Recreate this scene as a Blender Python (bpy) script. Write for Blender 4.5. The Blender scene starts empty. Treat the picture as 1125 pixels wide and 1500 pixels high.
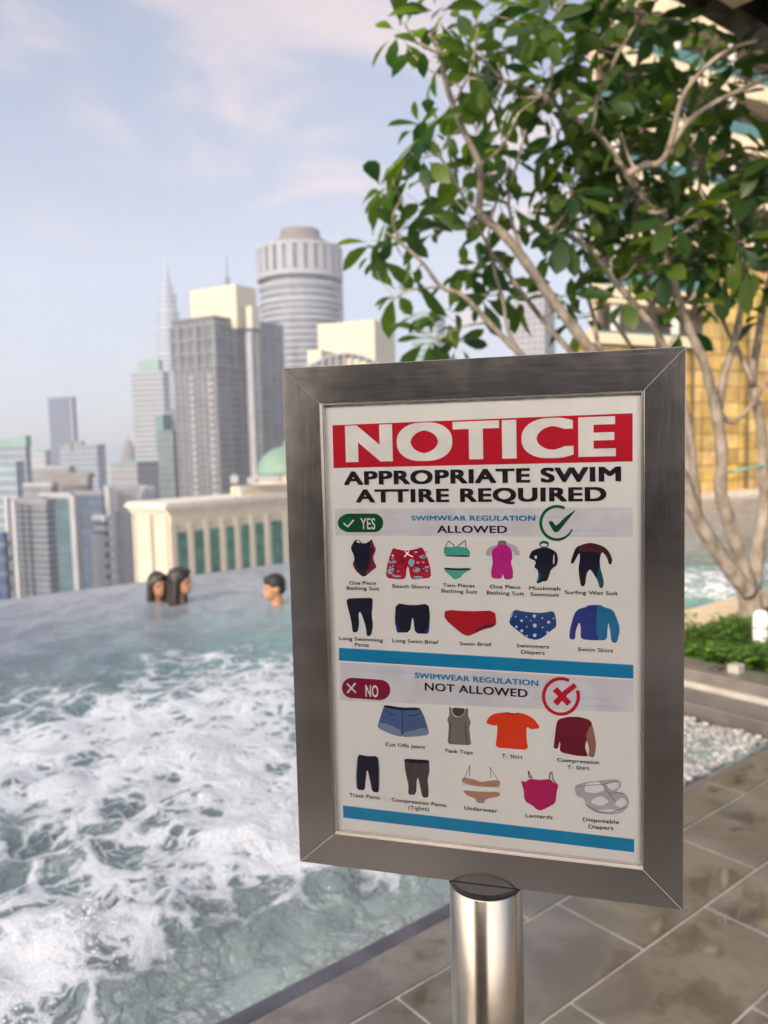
import bpy, bmesh, math, random
import numpy as np
from mathutils import Vector, Matrix
R = math.radians
random.seed(7); rng = np.random.default_rng(7)
S = bpy.context.scene
COL = S.collection

# ------------------------------------------------------------------ camera
F_PX = 1182.6; PITCH = 0.0833892; ROLL = -0.0255932; CAM_H = 1.35
PW, PH = 1125.0, 1500.0
def cam_basis():
    cp, sp = math.cos(PITCH), math.sin(PITCH)
    f = Vector((0, cp, -sp)); r = Vector((1, 0, 0)); u = r.cross(f)
    c, s = math.cos(ROLL), math.sin(ROLL)
    return c*r + s*u, -s*r + c*u, f
CR, CU, CF = cam_basis()
cd = bpy.data.cameras.new('camera'); cam = bpy.data.objects.new('camera', cd); COL.objects.link(cam)
cam.matrix_world = Matrix(((CR.x, CU.x, -CF.x, 0), (CR.y, CU.y, -CF.y, 0), (CR.z, CU.z, -CF.z, CAM_H), (0, 0, 0, 1)))
cd.sensor_fit = 'VERTICAL'; cd.sensor_height = 24; cd.lens = 24*F_PX/PH
cd.clip_start = 0.02; cd.clip_end = 30000
cd.dof.use_dof = True; cd.dof.focus_distance = 0.765; cd.dof.aperture_fstop = cd.lens/4.6
S.camera = cam

# ------------------------------------------------------------------ light
SUN_EL = R(24); SUN_DIR = Vector((-.54, -.84, 0)).normalized()      # horizontal direction towards the sun
SUN = (SUN_DIR*math.cos(SUN_EL) + Vector((0, 0, math.sin(SUN_EL)))).normalized()
sl = bpy.data.lights.new('sun', 'SUN'); so = bpy.data.objects.new('sun', sl); COL.objects.link(so)
sl.energy = 2.0; sl.angle = R(0.6); sl.color = (1, .84, .64)
so.rotation_euler = SUN.to_track_quat('Z', 'Y').to_euler()
W = bpy.data.worlds.new('World'); S.world = W; W.use_nodes = True
nt = W.node_tree; nt.nodes.clear()
def N(t, nt=nt, **kw):
    n = nt.nodes.new(t)
    for k, v in kw.items(): setattr(n, k, v)
    return n
sky = N('ShaderNodeTexSky', sky_type='NISHITA', sun_disc=False, sun_elevation=SUN_EL,
        sun_rotation=math.atan2(SUN_DIR.x, SUN_DIR.y), altitude=100, air_density=1.0, dust_density=1.5, ozone_density=1.5)
bg1 = N('ShaderNodeBackground'); bg1.inputs[1].default_value = .068
nt.links.new(sky.outputs[0], bg1.inputs[0])
# clouds: soft, high, warm tinted, laid out by direction
tc = N('ShaderNodeTexCoord'); sep = N('ShaderNodeSeparateXYZ'); nt.links.new(tc.outputs['Generated'], sep.inputs[0])
def M1(op, a, b=None, c=None, nt=nt, clamp=False):
    n = nt.nodes.new('ShaderNodeMath'); n.operation = op; n.use_clamp = clamp
    for i, v in enumerate((a, b, c)):
        if v is None: continue
        if isinstance(v, (int, float)): n.inputs[i].default_value = v
        else: nt.links.new(v, n.inputs[i])
    return n.outputs[0]
def SMOOTH(v, a, b, nt=nt, lo=0, hi=1):
    n = nt.nodes.new('ShaderNodeMapRange'); n.interpolation_type = 'SMOOTHSTEP'
    nt.links.new(v, n.inputs[0])
    for i, x in enumerate((a, b, lo, hi)): n.inputs[i+1].default_value = x
    return n.outputs[0]
mp = N('ShaderNodeMapping'); mp.inputs['Scale'].default_value = (1.5, 1.5, 3.4); mp.inputs['Location'].default_value = (.35, .1, .72)
mp.inputs['Rotation'].default_value = (0, R(-12), 0)
nt.links.new(tc.outputs['Generated'], mp.inputs[0])
cn = N('ShaderNodeTexNoise'); cn.inputs['Scale'].default_value = 2.6; cn.inputs['Detail'].default_value = 7; cn.inputs['Roughness'].default_value = .55; cn.inputs['Distortion'].default_value = .5
nt.links.new(mp.outputs[0], cn.inputs[0])
cd0 = N('ShaderNodeVectorMath', operation='DOT_PRODUCT'); cd0.inputs[1].default_value = Vector((.03, 1, .40)).normalized(); nt.links.new(tc.outputs['Generated'], cd0.inputs[0])
bank = SMOOTH(cd0.outputs['Value'], .95, 1.0)                                  # a bank of evening cloud over the towers
cloud = SMOOTH(M1('ADD', cn.outputs[0], M1('MULTIPLY_ADD', bank, .13, -.06)), .45, .74)
low = SMOOTH(sep.outputs[2], .0, .62, lo=1, hi=.35)        # more haze low down
fac = M1('ADD', M1('MULTIPLY', cloud, .46), M1('MULTIPLY', low, .62), clamp=True)
cr = N('ShaderNodeMix', data_type='RGBA')
nt.links.new(cloud, cr.inputs[0])
cr.inputs[6].default_value = (.50, .55, .77, 1); cr.inputs[7].default_value = (1.30, 1.04, 1.0, 1)
bg2 = N('ShaderNodeBackground')
dsun = N('ShaderNodeVectorMath', operation='DOT_PRODUCT'); dsun.inputs[1].default_value = SUN; nt.links.new(tc.outputs['Generated'], dsun.inputs[0])
warm = N('ShaderNodeMix', data_type='RGBA')
nt.links.new(cr.outputs[2], warm.inputs[6]); warm.inputs[7].default_value = (1.0, .88, .79, 1)
nt.links.new(SMOOTH(dsun.outputs['Value'], -.1, .9), warm.inputs[0]); nt.links.new(warm.outputs[2], bg2.inputs[0])
glow = M1('ADD', .26, M1('MULTIPLY', SMOOTH(dsun.outputs['Value'], -.25, 1.0), 2.5))          # the hazy sky is brighter towards the sun
nt.links.new(M1('ADD', glow, SMOOTH(sep.outputs[2], .45, 1.0, lo=0, hi=.35)), bg2.inputs[1])
mx = N('ShaderNodeMixShader'); nt.links.new(fac, mx.inputs[0]); nt.links.new(bg1.outputs[0], mx.inputs[1]); nt.links.new(bg2.outputs[0], mx.inputs[2])
wo = N('ShaderNodeOutputWorld'); nt.links.new(mx.outputs[0], wo.inputs[0])
S.view_settings.view_transform = 'Standard'; S.view_settings.look = 'None'; S.view_settings.gamma = 1
S.view_settings.exposure = 1.35; S.view_settings.use_curve_mapping = False
S.render.engine = 'CYCLES'
S.cycles.use_denoising = True; S.cycles.max_bounces = 8; S.cycles.transparent_max_bounces = 12; S.cycles.volume_bounces = 1
S.cycles.use_adaptive_sampling = True; S.cycles.adaptive_threshold = .015
S.cycles.caustics_reflective = False; S.cycles.caustics_refractive = False; S.cycles.sample_clamp_indirect = 6

# ------------------------------------------------------------------ helpers
TA = 0.678513                                   # the pool edge and the tiles run along D1, D2 points out over the pool
D1 = Vector((math.cos(TA), math.sin(TA), 0)); D2 = Vector((-math.sin(TA), math.cos(TA), 0))
def uv(u, v, z=0): return D1*u + D2*v + Vector((0, 0, z))
def ray(px, py): return CF + CR*((px-PW/2)/F_PX) + CU*(-(py-PH/2)/F_PX)
CAMP = Vector((0, 0, CAM_H))
def at(px, py, Y):
    r = ray(px, py); return CAMP + r*(Y/r.y)
def on_z(px, py, z=0):
    r = ray(px, py); return CAMP + r*((z-CAM_H)/r.z)

MATS = {}
def mat(name, col, rough=.6, metal=0, var=.12, scale=6, bump=0, spec=.5, col2=None, stretch=None, coat=0, attr=None, rvar=0):
    if name in MATS: return MATS[name]
    m = bpy.data.materials.new(name); m.use_nodes = True; t = m.node_tree; b = t.nodes['Principled BSDF']
    b.inputs['Roughness'].default_value = rough; b.inputs['Metallic'].default_value = metal
    b.inputs['Specular IOR Level'].default_value = spec
    if coat: b.inputs['Coat Weight'].default_value = coat; b.inputs['Coat Roughness'].default_value = .08
    tc = t.nodes.new('ShaderNodeTexCoord'); n = t.nodes.new('ShaderNodeTexNoise')
    n.inputs['Scale'].default_value = scale; n.inputs['Detail'].default_value = 5; n.inputs['Roughness'].default_value = .62
    src = tc.outputs['Object']
    if stretch:
        mp = t.nodes.new('ShaderNodeMapping'); mp.inputs['Scale'].default_value = stretch; t.links.new(src, mp.inputs[0]); src = mp.outputs[0]
    t.links.new(src, n.inputs['Vector'])
    mix = t.nodes.new('ShaderNodeMix'); mix.data_type = 'RGBA'
    f = SMOOTH(n.outputs[0], .3, .7, nt=t); t.links.new(f, mix.inputs[0])
    c2 = col2 or tuple(min(1, c*(1+var)) for c in col); c1 = col if col2 else tuple(c*(1-var) for c in col)
    mix.inputs[6].default_value = (*c1, 1); mix.inputs[7].default_value = (*c2, 1)
    out = mix.outputs[2]
    if attr:
        a = t.nodes.new('ShaderNodeAttribute'); a.attribute_name = attr
        mm = t.nodes.new('ShaderNodeMix'); mm.data_type = 'RGBA'; mm.blend_type = 'MULTIPLY'; mm.inputs[0].default_value = 1
        t.links.new(out, mm.inputs[6]); t.links.new(a.outputs['Color'], mm.inputs[7]); out = mm.outputs[2]
    t.links.new(out, b.inputs['Base Color'])
    if rvar:
        rr = SMOOTH(n.outputs[0], .3, .7, nt=t, lo=max(0, rough-rvar), hi=rough+rvar); t.links.new(rr, b.inputs['Roughness'])
    if bump:
        bp = t.nodes.new('ShaderNodeBump'); bp.inputs['Strength'].default_value = bump; bp.inputs['Distance'].default_value = .01
        t.links.new(n.outputs[0], bp.inputs['Height']); t.links.new(bp.outputs[0], b.inputs['Normal'])
    MATS[name] = m
    return m

class MB:
    def __init__(s): s.v = []; s.f = []; s.m = []; s.c = []; s.mi = 0; s.col = (1, 1, 1, 1)
    def face(s, idx): s.f.append(idx); s.m.append(s.mi); s.c.append(s.col)
    def poly(s, pts):
        b = len(s.v); s.v += [tuple(p) for p in pts]; s.face(list(range(b, b+len(pts))))
    def prism(s, foot, z0, z1, cap=True):
        n = len(foot); b = len(s.v)
        s.v += [(p[0], p[1], z0) for p in foot] + [(p[0], p[1], z1) for p in foot]
        for i in range(n): j = (i+1) % n; s.face([b+i, b+j, b+n+j, b+n+i])
        if cap: s.face([b+n+i for i in range(n)]); s.face([b+i for i in reversed(range(n))])
    def hexa(s, p):      # 8 points: bottom ring then top ring
        b = len(s.v); s.v += [tuple(q) for q in p]
        for q in ((3, 2, 1, 0), (4, 5, 6, 7), (0, 1, 5, 4), (1, 2, 6, 5), (2, 3, 7, 6), (3, 0, 4, 7)): s.face([b+i for i in q])
    def box(s, o, a, b_, c):     # origin corner and three edge vectors
        o, a, b_, c = Vector(o), Vector(a), Vector(b_), Vector(c)
        s.hexa([o, o+a, o+a+b_, o+b_, o+c, o+a+c, o+a+b_+c, o+b_+c])
    def uvbox(s, u0, u1, v0, v1, z0, z1):
        s.hexa([uv(u0, v0, z0), uv(u1, v0, z0), uv(u1, v1, z0), uv(u0, v1, z0), uv(u0, v0, z1), uv(u1, v0, z1), uv(u1, v1, z1), uv(u0, v1, z1)])
    def tube(s, pts, rad, n=8, cap=True):
        pts = [Vector(p) for p in pts]; k = len(pts); b = len(s.v); ref = Vector((.3, .2, .9)).normalized()
        for i, p in enumerate(pts):
            d = (pts[min(i+1, k-1)]-pts[max(i-1, 0)]).normalized()
            x = d.cross(ref); x = x.normalized() if x.length > 1e-4 else Vector((1, 0, 0)); y = d.cross(x)
            r = rad[i] if hasattr(rad, '__len__') else rad
            for j in range(n):
                a = 2*math.pi*j/n; s.v.append(tuple(p + (x*math.cos(a)+y*math.sin(a))*r))
        for i in range(k-1):
            for j in range(n):
                q = (j+1) % n; s.face([b+i*n+j, b+i*n+q, b+(i+1)*n+q, b+(i+1)*n+j])
        if cap: s.face([b+j for j in reversed(range(n))]); s.face([b+(k-1)*n+j for j in range(n)])
    def lathe(s, c, prof, n=24):     # prof: (r, z) from bottom to top
        c = Vector(c); b = len(s.v); k = len(prof)
        for r, z in prof:
            for j in range(n):
                a = 2*math.pi*j/n; s.v.append((c.x+r*math.cos(a), c.y+r*math.sin(a), c.z+z))
        for i in range(k-1):
            for j in range(n):
                q = (j+1) % n; s.face([b+i*n+j, b+i*n+q, b+(i+1)*n+q, b+(i+1)*n+j])
        s.face([b+j for j in reversed(range(n))]); s.face([b+(k-1)*n+j for j in range(n)])
    def ball(s, c, r, n=12, k=8):
        rx, ry, rz = r if hasattr(r, '__len__') else (r, r, r); c = Vector(c); b = len(s.v)
        for i in range(k+1):
            t = math.pi*(i/k-.5); t = max(min(t, 1.56), -1.56)
            for j in range(n):
                a = 2*math.pi*j/n; s.v.append((c.x+rx*math.cos(t)*math.cos(a), c.y+ry*math.cos(t)*math.sin(a), c.z+rz*math.sin(t)))
        for i in range(k):
            for j in range(n):
                q = (j+1) % n; s.face([b+i*n+j, b+i*n+q, b+(i+1)*n+q, b+(i+1)*n+j])
    def build(s, name, mats, parent=None, local=False, smooth=False, bevel=0, colattr=False):
        me = bpy.data.meshes.new(name); v = s.v
        if parent is not None and not local:
            inv = (Matrix.Translation(parent.location) @ parent.rotation_euler.to_matrix().to_4x4()).inverted()
            v = [tuple(inv @ Vector(p)) for p in v]
        me.from_pydata(v, [], s.f); me.validate()
        if not isinstance(mats, (list, tuple)): mats = [mats]
        for m in mats: me.materials.append(m)
        if len(me.polygons) == len(s.m): me.polygons.foreach_set('material_index', s.m)
        if smooth: me.polygons.foreach_set('use_smooth', [True]*len(me.polygons))
        if colattr and len(me.polygons) == len(s.c):
            ca = me.color_attributes.new('tint', 'FLOAT_COLOR', 'CORNER'); buf = []
            for p in me.polygons: buf += list(s.c[p.index])*p.loop_total
            ca.data.foreach_set('color', buf)
        o = bpy.data.objects.new(name, me); COL.objects.link(o)
        if parent is not None: o.parent = parent
        if bevel:
            bm = o.modifiers.new('bevel', 'BEVEL'); bm.width = bevel; bm.segments = 2; bm.limit_method = 'ANGLE'
        return o
def tag(o, label=None, cat=None, group=None, kind=None):
    for k, x in (('label', label), ('category', cat), ('group', group), ('kind', kind)):
        if x: o[k] = x
    return o
def thing(name, loc, label, cat, group=None, rz=0):
    o = bpy.data.objects.new(name, None); COL.objects.link(o); o.location = loc; o.rotation_euler = (0, 0, rz); o.empty_display_size = .2
    return tag(o, label, cat, group)
def struct(o): o['kind'] = 'structure'; return o

# numpy value noise for real displacement
def vnoise(x, y, seed):
    g = np.random.default_rng(seed).random((256, 256))
    xi = np.floor(x).astype(int); yi = np.floor(y).astype(int); fx = x-xi; fy = y-yi
    fx = fx*fx*fx*(fx*(fx*6-15)+10); fy = fy*fy*fy*(fy*(fy*6-15)+10)
    a = g[xi % 256, yi % 256]; b = g[(xi+1) % 256, yi % 256]; c = g[xi % 256, (yi+1) % 256]; d = g[(xi+1) % 256, (yi+1) % 256]
    return (a*(1-fx)+b*fx)*(1-fy)+(c*(1-fx)+d*fx)*fy

# ------------------------------------------------------------------ the setting: deck, pool, ground far below
def deck_material():
    m = bpy.data.materials.new('wet_stone_tile'); m.use_nodes = True; t = m.node_tree; b = t.nodes['Principled BSDF']
    tc = t.nodes.new('ShaderNodeTexCoord')
    def noise(sc, det=5, ro=.6, dist=0):
        n = t.nodes.new('ShaderNodeTexNoise'); n.inputs['Scale'].default_value = sc; n.inputs['Detail'].default_value = det
        n.inputs['Roughness'].default_value = ro; n.inputs['Distortion'].default_value = dist; t.links.new(tc.outputs['Object'], n.inputs[0]); return n.outputs[0]
    clo = noise(3.2, 6, .6, .6); fine = noise(60, 4, .6); wet = noise(3.4, 6, .6, .2)
    mix = t.nodes.new('ShaderNodeMix'); mix.data_type = 'RGBA'; t.links.new(SMOOTH(clo, .32, .68, nt=t), mix.inputs[0])
    mix.inputs[6].default_value = (.135, .113, .085, 1); mix.inputs[7].default_value = (.235, .200, .155, 1)
    a = t.nodes.new('ShaderNodeAttribute'); a.attribute_name = 'tint'
    mm = t.nodes.new('ShaderNodeMix'); mm.data_type = 'RGBA'; mm.blend_type = 'MULTIPLY'; mm.inputs[0].default_value = 1
    t.links.new(mix.outputs[2], mm.inputs[6]); t.links.new(a.outputs['Color'], mm.inputs[7])
    w = SMOOTH(wet, .515, .575, nt=t)
    m2 = t.nodes.new('ShaderNodeMix'); m2.data_type = 'RGBA'; m2.blend_type = 'MULTIPLY'; t.links.new(w, m2.inputs[0])
    t.links.new(mm.outputs[2], m2.inputs[6]); m2.inputs[7].default_value = (.80, .77, .72, 1)
    b.inputs['Specular IOR Level'].default_value = .95
    t.links.new(m2.outputs[2], b.inputs['Base Color'])
    ro = M1('MULTIPLY_ADD', clo, .22, .08, nt=t)
    rmix = t.nodes.new('ShaderNodeMix'); rmix.data_type = 'FLOAT'; t.links.new(w, rmix.inputs[0]); t.links.new(ro, rmix.inputs[2]); rmix.inputs[3].default_value = .02
    t.links.new(rmix.outputs[0], b.inputs['Roughness'])
    bp = t.nodes.new('ShaderNodeBump'); bp.inputs['Distance'].default_value = .002
    t.links.new(M1('SUBTRACT', .22, M1('MULTIPLY', w, .2, nt=t), nt=t), bp.inputs['Strength']); t.links.new(fine, bp.inputs['Height']); t.links.new(bp.outputs[0], b.inputs['Normal'])
    return m
TL, TD, GR = .612, .289, .008
POOL_V = 1.655
mb = MB()
vA, vB = 1.459, 1.170
rows = [(vA, POOL_V-.035, .97)] + [(vB-TD*(k), vA-TD*k, None) for k in range(0, 12)]
for ri, (v0, v1, off) in enumerate(rows):
    u = (1.177 if ri % 2 == 1 else 1.177-.31) - TL*12 if ri else -7+.1
    L = TL if ri else TL*2
    while u < 9:
        k = random.uniform(.88, 1.1); mb.col = (k, k*random.uniform(.98, 1.02), k*random.uniform(.95, 1.03), 1)
        u1 = min(u+L, 9.0)
        if u1-u > .05: mb.uvbox(u+GR/2, u1-GR/2, v0+GR/2, v1-GR/2, -.03, 0)
        u += L
deck = struct(mb.build('deck', deck_material(), colattr=True, bevel=.0025))
mb = MB(); mb.uvbox(-7, 9, -2.6, POOL_V-.037, -.3, -.004)
grout = struct(mb.build('deck_grout', mat('grout', (.48, .44, .37), .8, var=.25, scale=9, bump=.2)))
mb = MB(); mb.uvbox(-7, 2.25, POOL_V-.034, POOL_V+.03, -1.2, -.012)
lip = struct(mb.build('pool_edge', mat('pool_edge_stone', (.085, .08, .09), .3, var=.3, scale=8), bevel=.006))

def water_material():
    m = bpy.data.materials.new('pool_water'); m.use_nodes = True; t = m.node_tree; b = t.nodes['Principled BSDF']
    tc = t.nodes.new('ShaderNodeTexCoord'); P = tc.outputs['Object']
    def noise(sc, det=5, ro=.6, dist=0, vec=P, stretch=None):
        if stretch:
            mp = t.nodes.new('ShaderNodeMapping'); mp.inputs['Scale'].default_value = stretch; t.links.new(vec, mp.inputs[0]); vec = mp.outputs[0]
        n = t.nodes.new('ShaderNodeTexNoise'); n.inputs['Scale'].default_value = sc; n.inputs['Detail'].default_value = det
        n.inputs['Roughness'].default_value = ro; n.inputs['Distortion'].default_value = dist; t.links.new(vec, n.inputs[0]); return n
    def attr(n):
        a = t.nodes.new('ShaderNodeAttribute'); a.attribute_name = n; return a.outputs['Fac']
    A = attr('foam'); E = attr('shallow'); T = attr('turq')
    # warp the coordinates, then two ridged networks
    wn = noise(2.3, 3, .5); wv = t.nodes.new('ShaderNodeVectorMath'); wv.operation = 'MULTIPLY_ADD'
    t.links.new(wn.outputs['Color'], wv.inputs[0]); wv.inputs[1].default_value = (.30, .30, .30); t.links.new(P, wv.inputs[2])
    def ridge(sc, det, vec, p):
        n = noise(sc, det, .58, .3, vec); r = M1('ABSOLUTE', M1('MULTIPLY_ADD', n.outputs[0], 2, -1, nt=t), nt=t)
        return M1('SUBTRACT', 1, M1('MULTIPLY', r, p, nt=t), nt=t, clamp=True)
    w2n = noise(9, 4, .6); w2 = t.nodes.new('ShaderNodeVectorMath'); w2.operation = 'MULTIPLY_ADD'
    t.links.new(w2n.outputs['Color'], w2.inputs[0]); w2.inputs[1].default_value = (.14, .14, .14); t.links.new(wv.outputs[0], w2.inputs[2])
    def cells(sc, wdt):
        v = t.nodes.new('ShaderNodeTexVoronoi'); v.feature = 'DISTANCE_TO_EDGE'; v.inputs['Scale'].default_value = sc; t.links.new(w2.outputs[0], v.inputs[0])
        return SMOOTH(v.outputs['Distance'], .0, wdt, nt=t, lo=1, hi=0)
    r1 = cells(5.2, .28); r2 = cells(15, .34)
    blob = noise(3.6, 5, .62, .15, wv.outputs[0]).outputs[0]
    lace = M1('MAXIMUM', r1, M1('MULTIPLY', r2, .72, nt=t), nt=t)
    fv = M1('ADD', M1('MULTIPLY', lace, .52, nt=t), M1('MULTIPLY', blob, 1.15, nt=t), nt=t)
    fv = M1('ADD', fv, M1('MULTIPLY_ADD', A, 1.0, -1.17, nt=t), nt=t)
    fine = noise(42, 5, .75, 0, wv.outputs[0]).outputs[0]
    fv = M1('ADD', fv, M1('MULTIPLY_ADD', fine, .5, -.25, nt=t), nt=t)
    foam = SMOOTH(fv, .42, .80, nt=t)
    soft = SMOOTH(fv, .20, .62, nt=t)                       # air bubbles just under the surface
    # bubbles of the shallow ledge
    vo = t.nodes.new('ShaderNodeTexVoronoi'); vo.inputs['Scale'].default_value = 44; t.links.new(wv.outputs[0], vo.inputs[0])
    bub = M1('MULTIPLY', SMOOTH(vo.outputs['Distance'], .05, .55, nt=t, lo=1, hi=0), SMOOTH(blob, .36, .62, nt=t), nt=t)
    def mixc(f, a, c):
        n = t.nodes.new('ShaderNodeMix'); n.data_type = 'RGBA'; t.links.new(f, n.inputs[0])
        for i, x in ((6, a), (7, c)):
            if isinstance(x, tuple): n.inputs[i].default_value = (*x, 1)
            else: t.links.new(x, n.inputs[i])
        return n.outputs[2]
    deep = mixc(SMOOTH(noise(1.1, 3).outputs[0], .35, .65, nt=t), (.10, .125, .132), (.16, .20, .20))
    deep = mixc(attr('far'), deep, (.20, .21, .235))  # sky reflection painted in: water colour turns paler with distance
    deep = mixc(T, deep, (.13, .36, .35))
    c = mixc(M1('MULTIPLY', soft, .65, nt=t), deep, (.30, .40, .395))
    c = mixc(M1('MULTIPLY', E, .85, nt=t), c, mixc(bub, (.36, .43, .39), (.76, .79, .75)))
    c = mixc(foam, c, (.80, .82, .82))
    t.links.new(c, b.inputs['Base Color'])
    t.links.new(M1('MULTIPLY_ADD', foam, .5, .045, nt=t), b.inputs['Roughness'])
    b.inputs['IOR'].default_value = 1.33
    rip = noise(9, 4, .55, .3).outputs[0]; rip2 = noise(26, 3, .6).outputs[0]
    h = M1('ADD', M1('MULTIPLY', rip, .026, nt=t), M1('MULTIPLY', rip2, .008, nt=t), nt=t)
    h = M1('ADD', h, M1('MULTIPLY', fv, M1('MULTIPLY', soft, .045, nt=t), nt=t), nt=t)
    bp = t.nodes.new('ShaderNodeBump'); bp.inputs['Strength'].default_value = .75; bp.inputs['Distance'].default_value = 1.0
    t.links.new(h, bp.inputs['Height']); t.links.new(bp.outputs[0], b.inputs['Normal'])
    return m
POOL_FAR = 8.2; WZ = -.035
def water_mesh():
    us = np.concatenate([np.arange(-3, 7, .032), np.arange(7, 18, .09), np.arange(18, 46, .4)])
    vs = np.concatenate([np.arange(POOL_V+.01, POOL_FAR-.04, .032), [POOL_FAR]])
    vs2 = np.concatenate([vs, np.arange(POOL_FAR+.2, 13, .2)])
    U, V = np.meshgrid(us, vs2, indexing='ij')
    dist = np.hypot(U, V)
    jets = [(on_z(130, 1400), .26, .10), (on_z(430, 1260), .5, .03), (on_z(330, 1180), .8, .02), (on_z(60, 1130), .9, .015), (on_z(560, 1300), .4, .03), (on_z(1080, 842), .9, .04)]
    turb = np.zeros_like(U); Z = np.zeros_like(U)
    for p, r, hh in jets:
        ju, jv = p.dot(D1), p.dot(D2); d2 = ((U-ju)**2+(V-jv)**2)/(r*r); g = np.exp(-d2); turb = np.maximum(turb, np.exp(-d2/2.2)); Z += hh*g*(.55+.9*vnoise(U*14+3, V*14, 31))
    foam = np.interp(dist, [0, 2.2, 2.8, 3.3, 4.0, 4.7, 5.3, 6.2], [.88, .85, .80, .80, .83, .73, .56, .30])
    foam = foam + .12*turb
    def seg(a, b, w):
        a, b = on_z(*a), on_z(*b); ax_, ay_, bx_, by_ = a.dot(D1), a.dot(D2), b.dot(D1), b.dot(D2); L2 = (bx_-ax_)**2+(by_-ay_)**2
        q = np.clip(((U-ax_)*(bx_-ax_)+(V-ay_)*(by_-ay_))/L2, 0, 1); wob = .10*(vnoise(U*4, V*4, 21)-.5)
        return np.exp(-(((U-ax_-q*(bx_-ax_)+wob)**2+(V-ay_-q*(by_-ay_)+wob)**2)/(w*w)))
    foam = foam + .26*np.maximum.reduce([seg((300, 1090), (390, 1250), .13), seg((390, 1250), (470, 1370), .10), seg((430, 1390), (700, 1290), .09), seg((0, 1420), (60, 1330), .10), seg((40, 1500), (330, 1430), .07), seg((600, 1280), (460, 1200), .12)])
    jp = on_z(130, 1400); foam = foam + .55*np.exp(-(((U-jp.dot(D1))**2+(V-jp.dot(D2))**2)/(.20*.20)))
    foam *= .80+.45*vnoise(U*1.3+9, V*1.3+4, 5)
    rp = np.exp(-((U-on_z(1080, 842).dot(D1))**2/9+(V-on_z(1080, 842).dot(D2))**2/.9)); foam = np.maximum(foam, rp*.95)
    shallow = np.clip(1.15-(V-POOL_V)/.50, 0, 1)*np.clip((U-.25)/.3, 0, 1); shallow = np.where(U > 4, 0, shallow)
    shallow *= np.clip(.65+.9*vnoise(U*4, V*4+7, 8), 0, 1)
    foam = foam*(1-.45*np.clip(shallow*1.4, 0, 1))
    pb = (on_z(440, 985)); turq = .45*np.exp(-((U-pb.dot(D1))**2+(V-pb.dot(D2))**2)/1.2) + .9*np.exp(-((U-6.6)**2/12+(V-4)**2/5))
    amp = .019+.03*np.clip(foam, 0, 1)
    Z += amp*((vnoise(U*2.1, V*3.3, 1)-.5)*1.6+(vnoise(U*5.2+5, V*6.5, 2)-.5)*1.0+(vnoise(U*12, V*14, 3)-.5)*.42)
    Z += .011*np.sin(V*7.5+1.4*np.sin(U*1.7)+3*vnoise(U*.8, V*.8, 4))
    edge = np.clip((POOL_FAR-V)/.5, 0, 1)*np.clip((V-POOL_V)/.12, 0.25, 1); edge = np.where(U > 9, 1, edge); Z *= edge
    n, k = U.shape; X = U*D1.x+V*D2.x; Y = U*D1.y+V*D2.y
    verts = np.stack([X, Y, Z+WZ], -1).reshape(-1, 3)
    i, j = np.meshgrid(np.arange(n-1), np.arange(k-1), indexing='ij')
    keep = (j < len(vs)-1) | (us[i] > 8.5)
    i, j = i[keep], j[keep]
    faces = np.stack([i*k+j, (i+1)*k+j, (i+1)*k+j+1, i*k+j+1], -1)
    me = bpy.data.meshes.new('pool_water'); me.from_pydata(verts.tolist(), [], faces.tolist())
    far = np.clip((dist-4.2)/3.0, 0, 1)  # distance weight of the pale sky sheen painted into the water
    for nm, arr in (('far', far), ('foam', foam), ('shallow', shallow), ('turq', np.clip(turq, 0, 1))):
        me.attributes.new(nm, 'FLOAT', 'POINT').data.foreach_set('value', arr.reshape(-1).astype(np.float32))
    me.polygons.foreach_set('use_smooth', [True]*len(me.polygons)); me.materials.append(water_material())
    o = bpy.data.objects.new('pool_water', me); COL.objects.link(o); return struct(o)
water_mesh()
def spray():
    m = MB()
    for px, py, n, sp_, hh in ((130, 1395, 260, .14, .16), (430, 1262, 60, .25, .05), (40, 1470, 60, .2, .06)):
        c = on_z(px, py, WZ+.04)
        for _ in range(n):
            a = random.random()*6.28; q = random.random()**.7*sp_; z = hh*random.random()*(1-q/sp_*.8); r = random.uniform(.0014, .0042); m.ball(c+Vector((q*math.cos(a), q*math.sin(a), z)), r, 6, 4)
    o = m.build('spray', mat('spray_drop', (.85, .86, .87), .2, var=.02), smooth=True); tag(o, 'fine white drops thrown up by the bubbling jets', 'spray', kind='stuff')
spray()
mb = MB(); mb.uvbox(-3, 8.5, POOL_FAR+.005, POOL_FAR+.10, -1.6, WZ-.012); mb.uvbox(-3, 8.5, POOL_FAR+.10, POOL_FAR+.55, -1.6, -.55)
struct(mb.build('pool_far_edge', mat('far_edge_stone', (.10, .095, .10), .35, var=.2)))
CITY_Z = -150
mb = MB(); mb.poly([(-9000, -3000, CITY_Z), (9000, -3000, CITY_Z), (9000, 12000, CITY_Z), (-9000, 12000, CITY_Z)])
struct(mb.build('city_ground', mat('city_ground', (.10, .11, .10), .9, col2=(.25, .24, .24), scale=.02)))
mb = MB(); mb.uvbox(-7.2, 45, -8, 13.5, CITY_Z, -1.7); struct(mb.build('terrace_base', mat('terrace_base', (.4, .39, .36), .8)))

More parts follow.
